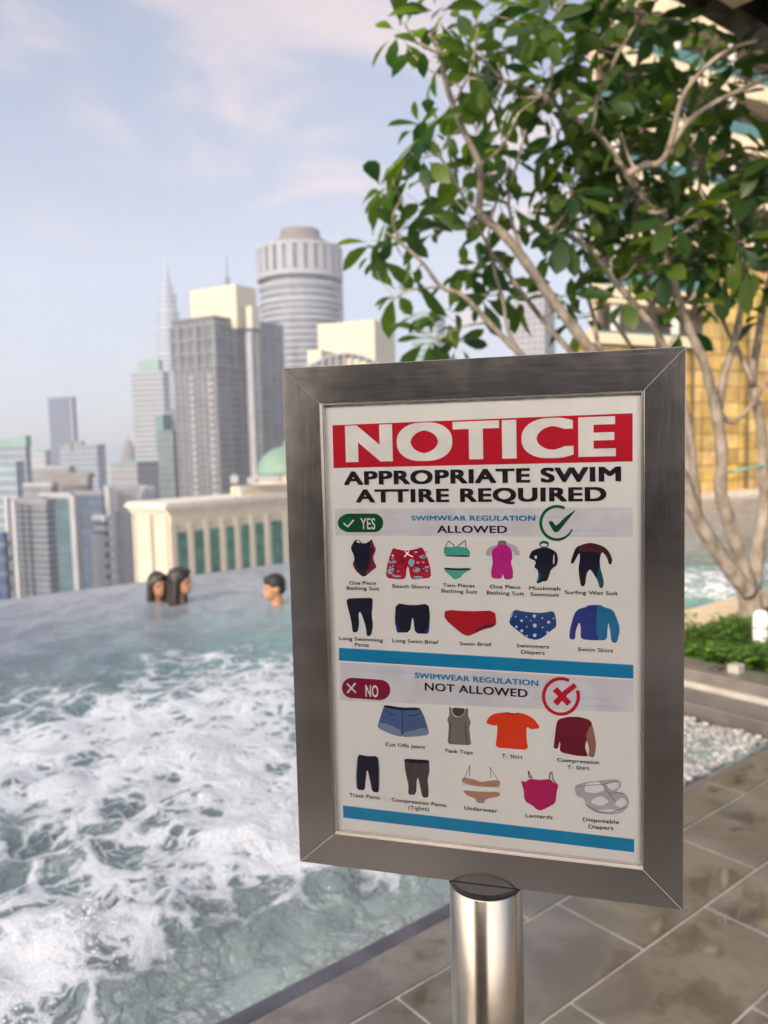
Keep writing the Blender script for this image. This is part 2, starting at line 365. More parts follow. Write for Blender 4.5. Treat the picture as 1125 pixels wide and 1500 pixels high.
# ------------------------------------------------------------------ the city
M_CREAM = mat('cream_render', (.46, .415, .32), .8, var=.06, scale=.3)
M_WHITE = mat('pale_concrete', (.27, .275, .30), .8, var=.08, scale=.2)
M_GREY = mat('grey_concrete', (.155, .16, .18), .8, var=.12, scale=.2)
M_BROWN = mat('brown_grey_concrete', (.15, .138, .135), .8, var=.12, scale=.2)
M_GLASS = mat('blue_grey_glass', (.075, .10, .14), .18, var=.35, scale=.12)
M_DGLASS = mat('dark_blue_glass', (.03, .055, .12), .15, var=.3, scale=.1)
M_TEAL = mat('teal_glass', (.06, .14, .155), .18, var=.3, scale=.15)
M_TROOF = mat('copper_green_roof', (.12, .22, .20), .5, var=.12, scale=.2)
M_STEEL = mat('pale_steel_cladding', (.24, .275, .34), .45, var=.1, scale=.1)
M_DARK = mat('dark_window', (.05, .06, .075), .2, var=.3, scale=.5)
def footprint(xl, xc, xr, ytop, D, alpha):
    a = R(alpha); dl = Vector((-math.cos(a), math.sin(a), 0)); dr = Vector((math.sin(a), math.cos(a), 0))
    C = at(xc, ytop, D)
    def hit(px, d):
        r = ray(px, ytop); k = r.x/r.y       # X = k*Y
        t = (k*C.y-C.x)/(d.x-k*d.y); return C+d*t, t
    Lp, tl = hit(xl, dl)
    if xr > xc+1: Rp, tr = hit(xr, dr)
    else: tr = abs(tl)*.7; Rp = C+dr*tr
    B = Lp+dr*tr
    return [Lp, C, Rp, B], C.z
def grow(fp, d):
    c = sum((Vector((p[0], p[1], 0)) for p in fp), Vector())/len(fp); out = []
    for p in fp:
        q = Vector((p[0], p[1], 0))-c; out.append(c+q*(1+d*1.2/max(q.length, .1)))
    return out
def bands(mb, fp, z0, z1, fh, h, proud, start=None):
    z = z1-fh
    while z > z0: mb.prism(grow(fp, proud), z, z+h); z -= fh
def piers(mb, p, q, n, z0, z1, w, proud, ends=True):
    p, q = Vector((p[0], p[1], 0)), Vector((q[0], q[1], 0)); d = (q-p); L = d.length; d.normalize(); nr = Vector((d.y, -d.x, 0))
    for i in range(n+1):
        if not ends and i in (0, n): continue
        o = p+d*(L*i/n-w/2)-nr*.05; mb.box((o.x, o.y, z0), d*w, nr*(proud+.05), (0, 0, z1-z0))
def tower(name, label, cat, xl, xc, xr, ytop, D, alpha, body, band=None, fh=3.5, bh=1.1, proud=.25, pier=None, npl=0, npr=0, pw=.8, pp=.4, depth=130, parapet=None, group='buildings of the city skyline'):
    fp, z = footprint(xl, xc, xr, ytop, D, alpha); z0 = z-depth
    t = thing(name, Vector((fp[1].x, fp[1].y, CITY_Z)), label, cat, group)
    m = MB(); m.prism(fp, CITY_Z, z); m.build('wall', body, t)
    if band:
        m = MB(); bands(m, fp, z0, z, fh, bh, proud); m.build('floor_bands', band, t)
    if pier and (npl or npr):
        m = MB()
        if npl: piers(m, fp[0], fp[1], npl, z0, z+.3, pw, pp)
        if npr: piers(m, fp[1], fp[2], npr, z0, z+.35, pw, pp*.97)
        m.build('piers', pier, t)
    if parapet:
        m = MB(); m.prism(grow(fp, .6), z-.4, z+1.3); m.build('parapet', parapet, t)
    return t, fp, z
def shrink(fp, k, shift=0):
    c = sum((Vector((p[0], p[1], 0)) for p in fp), Vector())/len(fp)
    return [c+(Vector((p[0], p[1], 0))-c)*k for p in fp]
def extra(t, name, xl, xc, xr, y0, y1, D, alpha, m, band=None, fh=3.5):
    fp, z = footprint(xl, xc, xr, y1, D, alpha); zb = at(xc, y0, D).z
    b = MB(); b.prism(fp, zb, z); b.build(name, m, t)
    return fp, zb, z
TW = 'tower'
# -- the tall brown-grey apartment tower and its cream roof block
t, fp, z = tower('apartment_tower', 'tall brown grey apartment tower with cream block and thin antenna on its roof', TW, 253, 313, 366, 466, 390, 31, M_GLASS, M_BROWN, 3.3, .6, .22, M_BROWN, 7, 3, 1.0, .45, 125, M_DARK)
m = MB()
for k in range(4):                                          # pale open frame of the top storeys
    m.prism(grow(fp, 1.1), z-3-k*6.5, z-1.9-k*6.5)
piers(m, grow(fp, .9)[0], grow(fp, .9)[1], 5, z-23, z-2, .9, .8); piers(m, grow(fp, .9)[1], grow(fp, .9)[2], 2, z-23, z-2, .9, .8)
m.build('top_frame', M_GREY, t)
m = MB(); zz = z-28                                           # balcony stacks
d = (Vector(fp[1])-Vector(fp[0])); d.z = 0; L = d.length; d.normalize(); nr = Vector((d.y, -d.x, 0))
while zz > z-125:
    for f in (.44, .90):
        m = MB(); o = Vector((fp[0].x, fp[0].y, 0))+d*(L*f-1.6); m.box((o.x, o.y, zz), d*3.4, nr*1.4, (0, 0, 1.25)); m.build('balcony', M_WHITE, t)
    zz -= 3.3
extra(t, 'roof_block', 278, 345, 375, 480, 416, 398, 30, M_CREAM)
extra(t, 'roof_block', 360, 368, 380, 480, 448, 396, 30, M_CREAM)
fq, zb, zt = extra(t, 'wall', 352, 378, 412, 760, 470, 402, 31, M_GLASS)
m = MB(); bands(m, fq, zt-125, zt, 3.3, .5, .22); piers(m, fq[0], fq[1], 3, zt-125, zt, 1.0, .5); piers(m, fq[1], fq[2], 3, zt-125, zt+.3, 1.3, .5); m.build('piers', M_BROWN, t)
m = MB(); c = at(364, 480, 388); m.box((c.x-1.1, c.y-1, c.z-90), (2.4, 0, 0), (0, 4, 0), (0, 0, 88)); m.build('pale_pier', M_WHITE, t)
m = MB(); c = at(333, 416, 405); e = at(332, 372, 405); m.tube([c, c.lerp(e, .5), e], [.5, .35, .12], 6); m.tube([c, c+Vector((0, 0, 3))], 1.2, 6); m.build('antenna', M_GREY, t)
# -- round tower with the finned crown
c = at(440, 420, 520); rr = 59/F_PX*520
t = thing('round_tower', (c.x, c.y, CITY_Z), 'round white banded office tower with a finned drum crown', TW, 'buildings of the city skyline')
zc0, zc1 = at(441, 412, 520).z, at(441, 366, 520).z; zr1 = at(441, 339, 520).z
m = MB(); m.lathe((c.x, c.y, 0), [(rr*.97, CITY_Z), (rr*.97, zc0-3), (rr*.90, zc0-3), (rr*.90, zc0)], 40); m.build('wall', M_GLASS, t, smooth=False)
m = MB(); z = zc0-7
while z > zc0-110: m.lathe((c.x, c.y, 0), [(rr*.985, z), (rr*.985, z+1.6)], 40); z -= 4.0
for zz in (zc0-6, zc0-16, zc0-27): m.lathe((c.x, c.y, 0), [(rr*1.01, zz), (rr*1.01, zz+1.8)], 40)
m.build('floor_bands', M_WHITE, t)
m = MB(); m.lathe((c.x, c.y, 0), [(rr*.99, zc0), (rr*.99, zc1-1.5)], 40); m.build('crown', M_GLASS, t)
m = MB()
for k in range(26):
    a = 2*math.pi*k/26; p = Vector((math.cos(a), math.sin(a), 0)); q = Vector((-p.y, p.x, 0)); o = Vector((c.x, c.y, zc0))+p*rr*.975-q*1.9; m.box(o, q*3.8, p*1.6, (0, 0, zc1-zc0-2))
m.lathe((c.x, c.y, 0), [(rr*1.045, zc1-2.2), (rr*1.045, zc1)], 40); m.lathe((c.x, c.y, 0), [(rr*1.04, zc0-.5), (rr*1.04, zc0+2.5)], 40); m.build('crown_fins', M_WHITE, t)
m = MB(); cc = at(440, 360, 520); m.lathe((cc.x, cc.y, 0), [(16, zc1), (16, zc1+5), (12.5, zc1+5), (12.5, zr1)], 20); m.build('roof_block', M_BROWN, t)
m = MB(); cc = at(423, 358, 515); m.lathe((cc.x, cc.y, 0), [(3.5, zc1), (3.5, zc1+5.5)], 12); m.build('roof_tank', M_TEAL, t)
cc = at(489, 430, 545); m = MB(); m.lathe((cc.x, cc.y, 0), [(6, CITY_Z), (6, at(489, 397, 545).z)], 16); m.build('stair_drum', M_WHITE, t)
# -- cream slab on arched hall
t, fp, z = tower('cream_block_building', 'cream windowless slab block standing above an arched glass roof', 'building', 465, 548, 578, 468, 330, 22, M_CREAM)
extra(t, 'side_block', 450, 470, 520, 560, 512, 318, 22, M_CREAM)
m = MB(); p0, p1 = at(432, 542, 300), at(578, 542, 300)
for k in range(9):
    yy = 300+k*1.5; pts = []
    for i in range(15):
        f = i/14; pts.append((p0.x+(p1.x-p0.x)*f, yy, p0.z+7.5*math.sin(math.pi*f)-2))
    m.tube(pts, .45, 5)
for i in range(1, 14):
    f = i/14; x = p0.x+(p1.x-p0.x)*f; zz = p0.z+7.5*math.sin(math.pi*f)-2; m.box((x-.3, 299.5, p0.z-14), (.6, 0, 0), (0, 12, 0), (0, 0, zz-p0.z+13.9))
m.build('arched_roof', M_WHITE, t)
m = MB(); m.box((p0.x, 301, CITY_Z), (p1.x-p0.x, 0, 0), (0, 11, 0), (0, 0, p0.z-3-CITY_Z)); m.build('wall', M_GREY, t)
# -- the slender stepped tower with a spire, far off
D = 1300; c = at(251, 560, D); t = thing('spire_tower', (c.x, c.y, CITY_Z), 'slender stepped steel tower tapering to a needle spire far behind', TW, 'buildings of the city skyline')
def rr_(w): return w/2/F_PX*D
def zz_(y): return at(251, y, D).z
seg = [(38, 640, 520), (36, 520, 482), (31, 482, 456), (25, 456, 434), (16, 434, 418), (9, 418, 404)]
m = MB(); prof = [(rr_(38), CITY_Z)]
for w, y0, y1 in seg: prof += [(rr_(w), zz_(y0)), (rr_(w)*.93, zz_(y1))]
m.lathe((c.x, c.y, 0), prof, 24); m.build('wall', M_GLASS, t)
m = MB()
for w, y0, y1 in seg:
    z = zz_(y0)
    while z < zz_(y1): m.lathe((c.x, c.y, 0), [(rr_(w)*1.03, z), (rr_(w)*1.03, z+4.2)], 24); z += 7.5
m.build('floor_bands', M_STEEL, t)
m = MB(); m.tube([(c.x, c.y, zz_(406)), (c.x, c.y, zz_(396)), (c.x, c.y, zz_(364))], [5, 2.2, .4], 8); m.ball((c.x, c.y, zz_(395)), 4, 10, 8); m.build('spire', M_STEEL, t)
# -- white striped tower with the teal crown
t, fp, z = tower('striped_office_tower', 'white striped office tower with a pale teal crown', TW, 192, 238, 247, 546, 700, 12, M_GLASS, M_WHITE, 4.4, 2.3, .3, None, depth=110, parapet=M_WHITE)
extra(t, 'crown', 202, 232, 238, 556, 526, 706, 12, M_TROOF)
t, fp, z = tower('teal_stepped_building', 'teal glass building with stepped top beside the brown apartment tower', 'building', 231, 252, 264, 630, 420, 25, M_TEAL, M_GREY, 3.6, .8, .25, M_GREY, 5, 3, .5, .35, 90)
extra(t, 'upper_block', 227, 238, 252, 660, 607, 428, 25, M_TEAL); extra(t, 'upper_block', 240, 258, 268, 660, 600, 440, 25, M_GLASS)
t, fp, z = tower('grid_window_building', 'pale building with a green roof edge and rows of small windows', 'building', 163, 200, 236, 680, 450, 30, M_DARK, M_WHITE, 3.6, 1.6, .3, M_WHITE, 9, 8, 1.2, .45, 60, M_TROOF)
t, fp, z = tower('vertical_rib_building', 'pale grey office block with tight vertical ribs beside cream villa roof', 'building', 155, 160, 203, 718, 260, 62, M_DARK, M_GREY, 3.4, 1.1, .2, M_WHITE, 2, 14, .9, .5, 90, M_WHITE)
extra(t, 'front_pier', 153, 159, 166, 860, 714, 255, 40, M_WHITE); extra(t, 'front_pier', 200, 214, 226, 860, 712, 272, 50, M_WHITE)
t, fp, z = tower('dome_capped_building', 'small pinkish tower with domed cap near striped office tower', TW, 178, 196, 199, 672, 900, 10, M_BROWN)
cc = at(189, 672, 908); m = MB(); m.lathe((cc.x, cc.y, z), [(8, -6), (8, 2), (7.6, 8), (6, 14), (3.5, 19), (.6, 22), (.3, 27)], 16); m.build('dome', M_BROWN, t)
t, fp, z = tower('dark_blue_tower', 'plain dark blue slab tower standing alone against the sky', TW, 69.5, 104, 110, 583, 800, 12, M_DGLASS, M_DGLASS, 4, .5, .1, M_STEEL, 1, 1, 1.4, .5, 90, M_GLASS)
t, fp, z = tower('blue_grey_office', 'blue grey office block with roof plant in front of dark blue tower', 'building', 89, 141, 153, 654, 560, 20, M_GLASS, M_STEEL, 3.8, 1.0, .25, M_STEEL, 10, 4, .8, .35, 75, M_GREY)
for a in ((94, 104, 108, 660, 650), (106, 120, 124, 660, 646), (126, 136, 140, 660, 651)): extra(t, 'roof_plant', *a, 566, 20, M_GREY)
t, fp, z = tower('colonnade_building', 'low pale building with a row of tall white columns on top floor', 'building', 41, 100, 108, 686, 430, 14, M_DARK, None, pier=M_WHITE, npl=16, npr=3, pw=.9, pp=.8, depth=15, parapet=M_WHITE)
extra(t, 'wall', 43, 103, 112, 860, 701, 424, 14, M_GREY)
t, fp, z = tower('green_wedge_building', 'grey glass building with a sloped green roof left of colonnade building', 'building', -30, 36, 43, 652, 380, 12, M_GLASS, M_STEEL, 3.8, 1.0, .25, M_STEEL, 12, 2, .6, .3, 80)
m = MB(); g = grow(fp, .8); zz = [z+.5, z+4.5, z+4.5, z+.5]
m.hexa([(p[0], p[1], z-.6) for p in g]+[(p[0], p[1], h) for p, h in zip(g, zz)]); m.build('roof', M_TROOF, t)
t, fp, z = tower('teal_roof_lowrise', 'small pale building with teal roof strip behind the colonnade', 'building', 40, 66, 74, 662, 600, 15, M_WHITE, M_GREY, 4, 1, .2, depth=40, parapet=M_TROOF)
t, fp, z = tower('beige_frame_building', 'beige block with a deep framed opening along its top', 'building', 79, 128, 136, 698, 330, 15, M_BROWN, None, parapet=M_BROWN)
fq, zb, zt = extra(t, 'opening', 90, 127, 131, 722, 711, 328, 15, M_DARK)
t, fp, z = tower('grey_office_block', 'grey pink office block between colonnade building and banded block', 'building', 36, 74, 84, 712, 310, 16, M_GREY, M_WHITE, 3.6, .9, .2, M_GREY, 8, 3, .8, .3, 60, M_WHITE)
t, fp, z = tower('office_block', 'teal grey glass office block behind the banded block and tall pale fins', 'building', -40, 22, 34, 676, 330, 16, M_TEAL, M_STEEL, 3.8, 1.3, .25, M_STEEL, 10, 3, .7, .3, 60)
t, fp, z = tower('banded_hotel', 'grey block of close horizontal bands with two tall pale fins beside it', 'building', 22, 66, 79, 738, 215, 24, M_GLASS, M_GREY, 1.7, .85, .3, None, depth=75, parapet=M_GREY)
extra(t, 'upper_block', 30, 62, 70, 745, 728, 219, 24, M_GREY)
extra(t, 'fin', 4, 10, 14, 880, 729, 214, 24, M_WHITE); extra(t, 'fin', 15, 21, 25, 880, 733, 213, 24, M_WHITE)
t, fp, z = tower('blue_curtain_building', 'teal blue curtain wall office with a pale edge strip', 'building', 60, 101, 108, 728, 250, 18, M_TEAL, M_DGLASS, 3.6, .35, .12, M_GLASS, 10, 3, .25, .15, 70, M_WHITE)
extra(t, 'edge_strip', 101, 108, 117, 880, 726, 246, 24, M_WHITE)
t, fp, z = tower('slate_office', 'dark slate blue office block behind the stepped grey one', 'building', 108, 148, 156, 724, 300, 18, M_DGLASS, M_GLASS, 3.6, .9, .2, M_GLASS, 9, 2, .4, .25, 70, M_GREY)
t, fp, z = tower('stepped_grey_building', 'narrow pale grey banded building stepping up beside vertical ribs', 'building', 138, 152, 160, 762, 235, 30, M_DARK, M_WHITE, 3.2, 1.6, .3, None, depth=60, parapet=M_WHITE)
fq, zb, zt = extra(t, 'lower_block', 132, 142, 152, 900, 785, 230, 30, M_WHITE)
t, fp, z = tower('far_left_slab', 'dark blue slab left of the banded block and its pale fins', 'building', -40, 4, 12, 780, 190, 20, M_DGLASS, M_GLASS, 3.5, 1.2, .2, depth=50)
t, fp, z = tower('pale_blue_tower', 'pale blue glass tower glimpsed through the tree leaves', TW, 602, 640, 652, 455, 520, 20, M_TEAL, M_STEEL, 3.8, 1.2, .25, depth=110)
t, fp, z = tower('pink_grey_tower', 'pinkish grey tower glimpsed between tree stems above the sign', TW, 752, 796, 812, 425, 480, 20, M_GREY, M_WHITE, 3.6, 1.2, .25, M_WHITE, 5, 3, .8, .3, depth=110)
# a few far blocks that close the horizon
k = 0
for xl, xc, xr, y, D, lab in ((-8, 12, 18, 672, 900, 'far pale block left of the sloped green roof'), (46, 60, 66, 676, 950, 'far small block between green wedge and dark blue tower'), (118, 132, 140, 682, 1000, 'far grey block right of the dark blue tower'), (150, 163, 168, 694, 1500, 'faint far block right of blue grey office'), (112, 120, 126, 700, 1700, 'faint far block behind beige framed block'), (205, 222, 228, 700, 1500, 'faint far block behind pale building with green roof edge')):
    tower('distant_block', lab, 'building', xl, xc, xr, y, D, 15, M_GREY, M_WHITE, 5, 2, .3, depth=60)
# -- the cream building just beyond the pool
D = 118; fp, z = footprint(193, 249, 520, 742, D, 40.4)
t = thing('cream_building', (fp[1].x, fp[1].y, CITY_Z), 'cream building with heavy cornice and tall green windows beyond pool edge', 'building')
m = MB(); m.prism(fp, CITY_Z, z); m.build('wall', M_CREAM, t)
m = MB(); m.prism(grow(fp, .25), z-1.15, z-.75); m.prism(grow(fp, .55), z-.75, z-.35); m.prism(grow(fp, .95), z-.35, z+.15); m.prism(grow(fp, .6), z+.15, z+.45); m.build('cornice', mat('cornice', (.52, .48, .41), .8, var=.08, scale=.8), t)
d = Vector((fp[2].x-fp[1].x, fp[2].y-fp[1].y, 0)).normalized(); nr = Vector((d.y, -d.x, 0)); P0 = Vector((fp[1].x, fp[1].y, 0))
def face_s(px):
    r = ray(px, 790); k = r.x/r.y; return (k*P0.y-P0.x)/(d.x-k*d.y)
M_GWIN = mat('green_glass', (.03, .13, .11), .12, var=.5, scale=.6); zt = z-3.9
mw = MB()
for a, b in ((260.4, 274), (285, 298.5), (308, 321), (332, 343), (354, 365), (375, 386.5), (398, 413.5), (424, 438), (449, 462)):
    s0, s1 = face_s(a), face_s(b); g = MB(); o = P0+d*s0; g.box((o.x, o.y, zt-9), d*(s1-s0), nr*.06, (0, 0, 9)); w = g.build('window', M_GWIN, t)
    g = MB(); mid = (s0+s1)/2
    for ss in (s0-.08, mid-.05, s1-.04): o = P0+d*ss; g.box((o.x, o.y, zt-9.1), d*.12, nr*.09, (0, 0, 9.2))
    for k in range(4): o = P0+d*s0; g.box((o.x, o.y, zt-.06-k*2.6), d*(s1-s0), nr*.08, (0, 0, .12))
    fo = MB(); fo.v = g.v; fo.f = g.f; fo.m = g.m; fo.c = g.c; fo.build('frame', M_TEAL, w)
m = MB()
for px in (253, 279.5, 303, 326.5, 348, 370, 392, 419, 444):
    ss = face_s(px); o = P0+d*(ss-.42); m = MB(); m.box((o.x, o.y, z-20), d*.84, nr*.10, (0, 0, 17.2)); m.box((o.x-d.x*.1, o.y-d.y*.1, z-2.9), d*1.04, nr*.16, (0, 0, .35)); m.build('pilaster', mat('pilaster', (.52, .475, .40), .8, var=.06), t)
m = MB(); dl = (Vector((fp[0].x, fp[0].y, 0))-P0); Ll = dl.length; dl.normalize(); nl = Vector((-dl.y, dl.x, 0)); nl = nl if nl.y < 0 else -nl
for f in (.08, .44, .50, .92): m = MB(); o = P0+dl*(Ll*f); m.box((o.x, o.y, z-20), dl*.18, nl*.12, (0, 0, 18.6)); m.build('downpipe', M_BROWN, t)
extra(t, 'roof_block', 338, 352, 440, 740, 713, 133, 45, M_CREAM)
c = at(345, 735, 128); m = MB(); m.tube([c, c+Vector((0, 0, 4.5))], .12, 6); m.box(c+Vector((-.6, -.3, 3)), (1.2, 0, 0), (0, .3, 0), (0, 0, 1.2)); m.box(c+Vector((.6, -.3, 1.5)), (.8, 0, 0), (0, .3, 0), (0, 0, .8)); m.build('roof_aerial', M_WHITE, t)
m = MB()
for a, b, y in ((288, 306, 735), (318, 330, 735), (362, 376, 706), (380, 410, 704)):
    c = at(a, y, 134); e = at(b, y, 134); m = MB(); m.box(c-Vector((0, 0, .3)), (e.x-c.x, 0, 0), (0, 2, 0), (0, 0, 1.0)); m.build('roof_plant', M_WHITE, t)
c = at(419, 698, 150); t2 = thing('green_dome', (c.x, c.y, z), 'pale green copper dome on cream drum above the cream building', 'dome')
m = MB(); m.lathe((c.x, c.y, z), [(5.9, -2), (5.9, c.z-z-.2), (6.1, c.z-z-.2), (6.1, c.z-z+.3)], 24); m.build('drum', M_CREAM, t2)
m = MB(); m.lathe((c.x, c.y, c.z+.3), [(5.4*math.cos(a), 5.3*math.sin(a)) for a in [i*math.pi/2/10 for i in range(10)]]+[(.3, 5.4), (.2, 6.4)], 28); m.build('dome', mat('dome_copper', (.13, .215, .17), .6, var=.1, scale=.4), t2, smooth=True)

# ------------------------------------------------------------------ the hotel on the right
HA = R(28.5); E1 = Vector((math.cos(HA), math.sin(HA), 0)); E2 = Vector((.42, .907, 0))
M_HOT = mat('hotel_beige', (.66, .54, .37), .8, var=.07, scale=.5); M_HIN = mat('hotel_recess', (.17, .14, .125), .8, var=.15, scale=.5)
M_HGL = mat('balcony_glass', (.07, .17, .165), .12, var=.2, scale=.4); M_HCOL = mat('hotel_column', (.70, .66, .58), .7, var=.05)
HC = at(866, 60, 46); HC.z = 0
t = thing('hotel_tower', (HC.x, HC.y, CITY_Z), 'beige hotel tower with teal glass balconies rising behind the tree', 'building')
r_ = ray(1040, 187); k = r_.x/r_.y; tt = (k*HC.y-HC.x)/(E1.x-k*E1.y); zref = at(1040, 187, HC.y+E1.y*tt).z     # a slab edge seen in the photo
FH = 3.3; LEN = 44
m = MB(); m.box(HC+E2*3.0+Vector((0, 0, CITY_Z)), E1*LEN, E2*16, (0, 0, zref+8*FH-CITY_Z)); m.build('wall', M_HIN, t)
m = MB(); m.box(HC+E2*.6+E1*-.35+Vector((0, 0, CITY_Z)), E1*.5, E2*18, (0, 0, zref+8*FH-CITY_Z)); m.build('end_wall', M_HOT, t)
for kf in range(-6, 8):
    z = zref+kf*FH
    m = MB(); m.box(HC+Vector((0, 0, z-.95)), E1*LEN, E2*3.1, (0, 0, .95)); m.build('floor_slab', M_HOT, t)
    m = MB(); m.box(HC+E2*.15+Vector((0, 0, z)), E1*LEN, E2*.05, (0, 0, .78)); rail = m.build('balcony_glass', M_HGL, t)
    m = MB(); m.box(HC+E2*.12+Vector((0, 0, z+.78)), E1*LEN, E2*.1, (0, 0, .06))
    for i in range(int(LEN/1.3)): m.box(HC+E2*.11+E1*(i*1.3+.2)+Vector((0, 0, z)), E1*.05, E2*.05, (0, 0, .8))
    m.build('handrail', M_HCOL, rail)
    for i in range(9 if -4 < kf < 7 else 0): m = MB(); m.box(HC+E2*2.9+E1*(i*4.4+1.2)+Vector((0, 0, z)), E1*2.2, E2*.12, (0, 0, 2.1)); m.build('door', M_DARK, t)
for i in range(9):
    m = MB(); m.box(HC+E2*.35+E1*(4.9*i+1.3)+Vector((0, 0, zref-8*FH)), E1*.62, E2*.6, (0, 0, 15.5*FH)); m.build('column', M_HCOL, t)
# gold stone podium standing in the pool
G0 = Vector((6.95, 18.3, 0)) - E1*3.3
t = thing('gold_podium', (G0.x, G0.y, -.5), 'gold stone clad podium wall reaching down to the pool', 'wall')
M_GOLD = mat('gold_stone', (.46, .31, .095), .35, var=.30, scale=2.2, attr='tint', spec=.6)
m = MB()
def gold(s0, s1, z0, z1):
    pw, ph = .62, .36; s = s0
    while s < s1-.05:
        z = z0
        while z < z1-.05:
            kk = random.choice((.72, .85, .95, 1, 1.05, 1.15)); m.col = (kk, kk*random.uniform(.93, 1.05), kk*random.uniform(.7, 1.3), 1)
            m.box(G0+E1*(s+.012)+Vector((0, 0, z+.01))-E2*random.uniform(.03, .05), E1*(min(pw, s1-s)-.024), E2*.06, (0, 0, min(ph, z1-z)-.02)); z += ph
        s += pw
gold(0, 3.7, -.4, 3.3); gold(3.7, 22, -.4, 5.6); m.build('cladding', M_GOLD, t, colattr=True)
m = MB(); m.box(G0+E2*.02+Vector((0, 0, -1)), E1*3.7, E2*4, (0, 0, 4.28)); m.box(G0+E2*.021+E1*3.7+Vector((0, 0, -1)), E1*18.3, E2*4, (0, 0, 6.58)); m.build('wall', mat('podium_core', (.16, .11, .05), .8), t)
m = MB(); m.box(G0-E2*.25+E1*3.7+Vector((0, 0, 5.62)), E1*18.3, E2*4.2, (0, 0, .3)); m.box(G0-E2*.2+Vector((0, 0, 3.32)), E1*3.66, E2*4.2, (0, 0, .22)); m.build('coping', M_HOT, t)
m = MB()
for i in range(10): m.box(G0-E2*.16+E1*(1.5+i*1.86)+Vector((0, 0, -.4)), E1*.07, E2*.1, (0, 0, 3.6 if i < 1 else 5.9))
m.build('mullions', mat('dark_mullion', (.12, .09, .05), .5), t)
m = MB(); m.box(G0-E2*.9+Vector((0, 0, -.6)), E1*22, E2*.8, (0, 0, .68)); m.build('plinth', mat('plinth', (.55, .48, .38), .6), t)
# ------------------------------------------------------------------ canopy overhead, unseen blocks added behind the camera for shade and reflection
t = thing('canopy', uv(5, -1, 0), 'dark edged canopy with beige soffit panels above the tree', 'canopy')
CZ = 3.6; CV = 2.42
m = MB(); m.uvbox(2.9, 10, CV-.16, CV, CZ, CZ+.42); m.build('fascia', mat('canopy_fascia', (.022, .022, .026), .4, var=.2), t)
m = MB(); m.uvbox(2.9, 10, -2.0, CV-.165, CZ+.2, CZ+.40); m.build('roof', mat('canopy_roof', (.06, .058, .06), .6), t)
M_SOF = mat('soffit_panel', (.74, .60, .38), .6, var=.05)
m = MB()
for i in range(5):
    for j in range(3): m = MB(); m.uvbox(3.05+i*1.4, 3.05+i*1.4+1.02, CV-1.16-j*1.3, CV-.26-j*1.3, CZ-.12, CZ+.195); m.build('soffit_panel', M_SOF, t)
m = MB()
for u0 in (3.2, 9.5): m = MB(); m.uvbox(u0, u0+.2, -1.9, -1.7, -.05, CZ+.21); m.build('post', mat('canopy_post', (.1, .1, .1), .4), t)
SQ = Vector((-SUN_DIR.y, SUN_DIR.x, 0)); SQ = SQ if SQ.x > 0 else -SQ           # across the sunlight
TP = SUN_DIR*62
t = thing('shade_tower', TP, 'unseen slim tower block added behind the deck to shade sign and deck', 'tower')  # unseen block, added only to keep the sun off sign and deck
M_SHADE = mat('shade_tower_cladding', (.30, .28, .27), .6, var=.15, scale=.3); TZ = 1.62+62.7*math.tan(SUN_EL)
m = MB(); m.box(TP+SQ*-11+Vector((0, 0, CITY_Z)), SQ*14.5, SUN_DIR*12, (0, 0, TZ-CITY_Z)); m.build('wall', M_SHADE, t)
m = MB()
for k in range(8): m.box(TP+SQ*-11.2-SUN_DIR*.3+Vector((0, 0, TZ-2.2-k*3.4)), SQ*14.9, SUN_DIR*.5, (0, 0, 1.2))
m.build('floor_bands', M_WHITE, t)
t = thing('reflection_pavilion', (-5, -10, 0), 'unseen low dark pavilion added behind the deck for the sign frame to reflect', 'pavilion')  # unseen, added to give the steel frame something dark to mirror
m = MB(); m.box((-6.4, -6.4, -.2), (5.8, -.82, 0), (-.56, -4, 0), (0, 0, 3.2)); m.build('wall', mat('reflection_cladding', (.05, .043, .045), .5, var=.2), t)
m = MB(); m.box((-6.7, -6.1, 3.004), (6.4, -.9, 0), (-.6, -5, 0), (0, 0, .25)); m.build('roof', mat('reflection_roof', (.10, .09, .08), .6), t)
for i in range(4):
    m = MB(); m.box((-6.2+i*1.42, -6.43-i*.2, .1), (1.1, -.155, 0), (.0085, .06, 0), (0, 0, 2.3)); m.build('window', mat('reflection_glass', (.02, .04, .05), .08), t)
mb = MB(); mb.uvbox(-26, 14, -24, -2.61, -.3, -.002); struct(mb.build('rear_terrace', mat('terrace_stone', (.34, .265, .18), .6, var=.2, scale=3)))

# ------------------------------------------------------------------ pebbles, planter, tree
PU0, PU1 = 2.25, 3.56
mb = MB(); mb.uvbox(PU0, PU1, POOL_V+.004, 2.62, -.4, -.035); struct(mb.build('pebble_bed', mat('pebble_bed', (.3, .29, .27), .9)))
def pebbles():
    m = MB()
    for _ in range(5200):
        u, v = random.uniform(PU0+.02, PU1-.02), random.uniform(POOL_V+.03, 2.6); r = random.uniform(.008, .018); z = -.03+random.random()*.02
        kk = random.uniform(.5, 1.05); m.col = (kk, kk*random.uniform(.97, 1.0), kk*random.uniform(.9, 1.0), 1)
        if random.random() < .12: m.col = (.5, .47, .42, 1)
        m.ball(uv(u, v, z), (r*random.uniform(.8, 1.3), r*random.uniform(.8, 1.3), r*.65), 7, 5)
    o = m.build('pebbles', mat('white_pebble', (.66, .65, .62), .55, var=.1, scale=30, attr='tint'), smooth=True, colattr=True)
    tag(o, 'white pebbles filling the strip beside the tiles', 'pebbles', kind='stuff')
pebbles()
t = thing('planter', uv(4.1, 1.65, 0), 'low grey stone planter kerb in two ledges holding tree and ground cover', 'planter')
M_KERB = mat('grey_ledge_stone', (.16, .14, .125), .35, var=.2, scale=5)
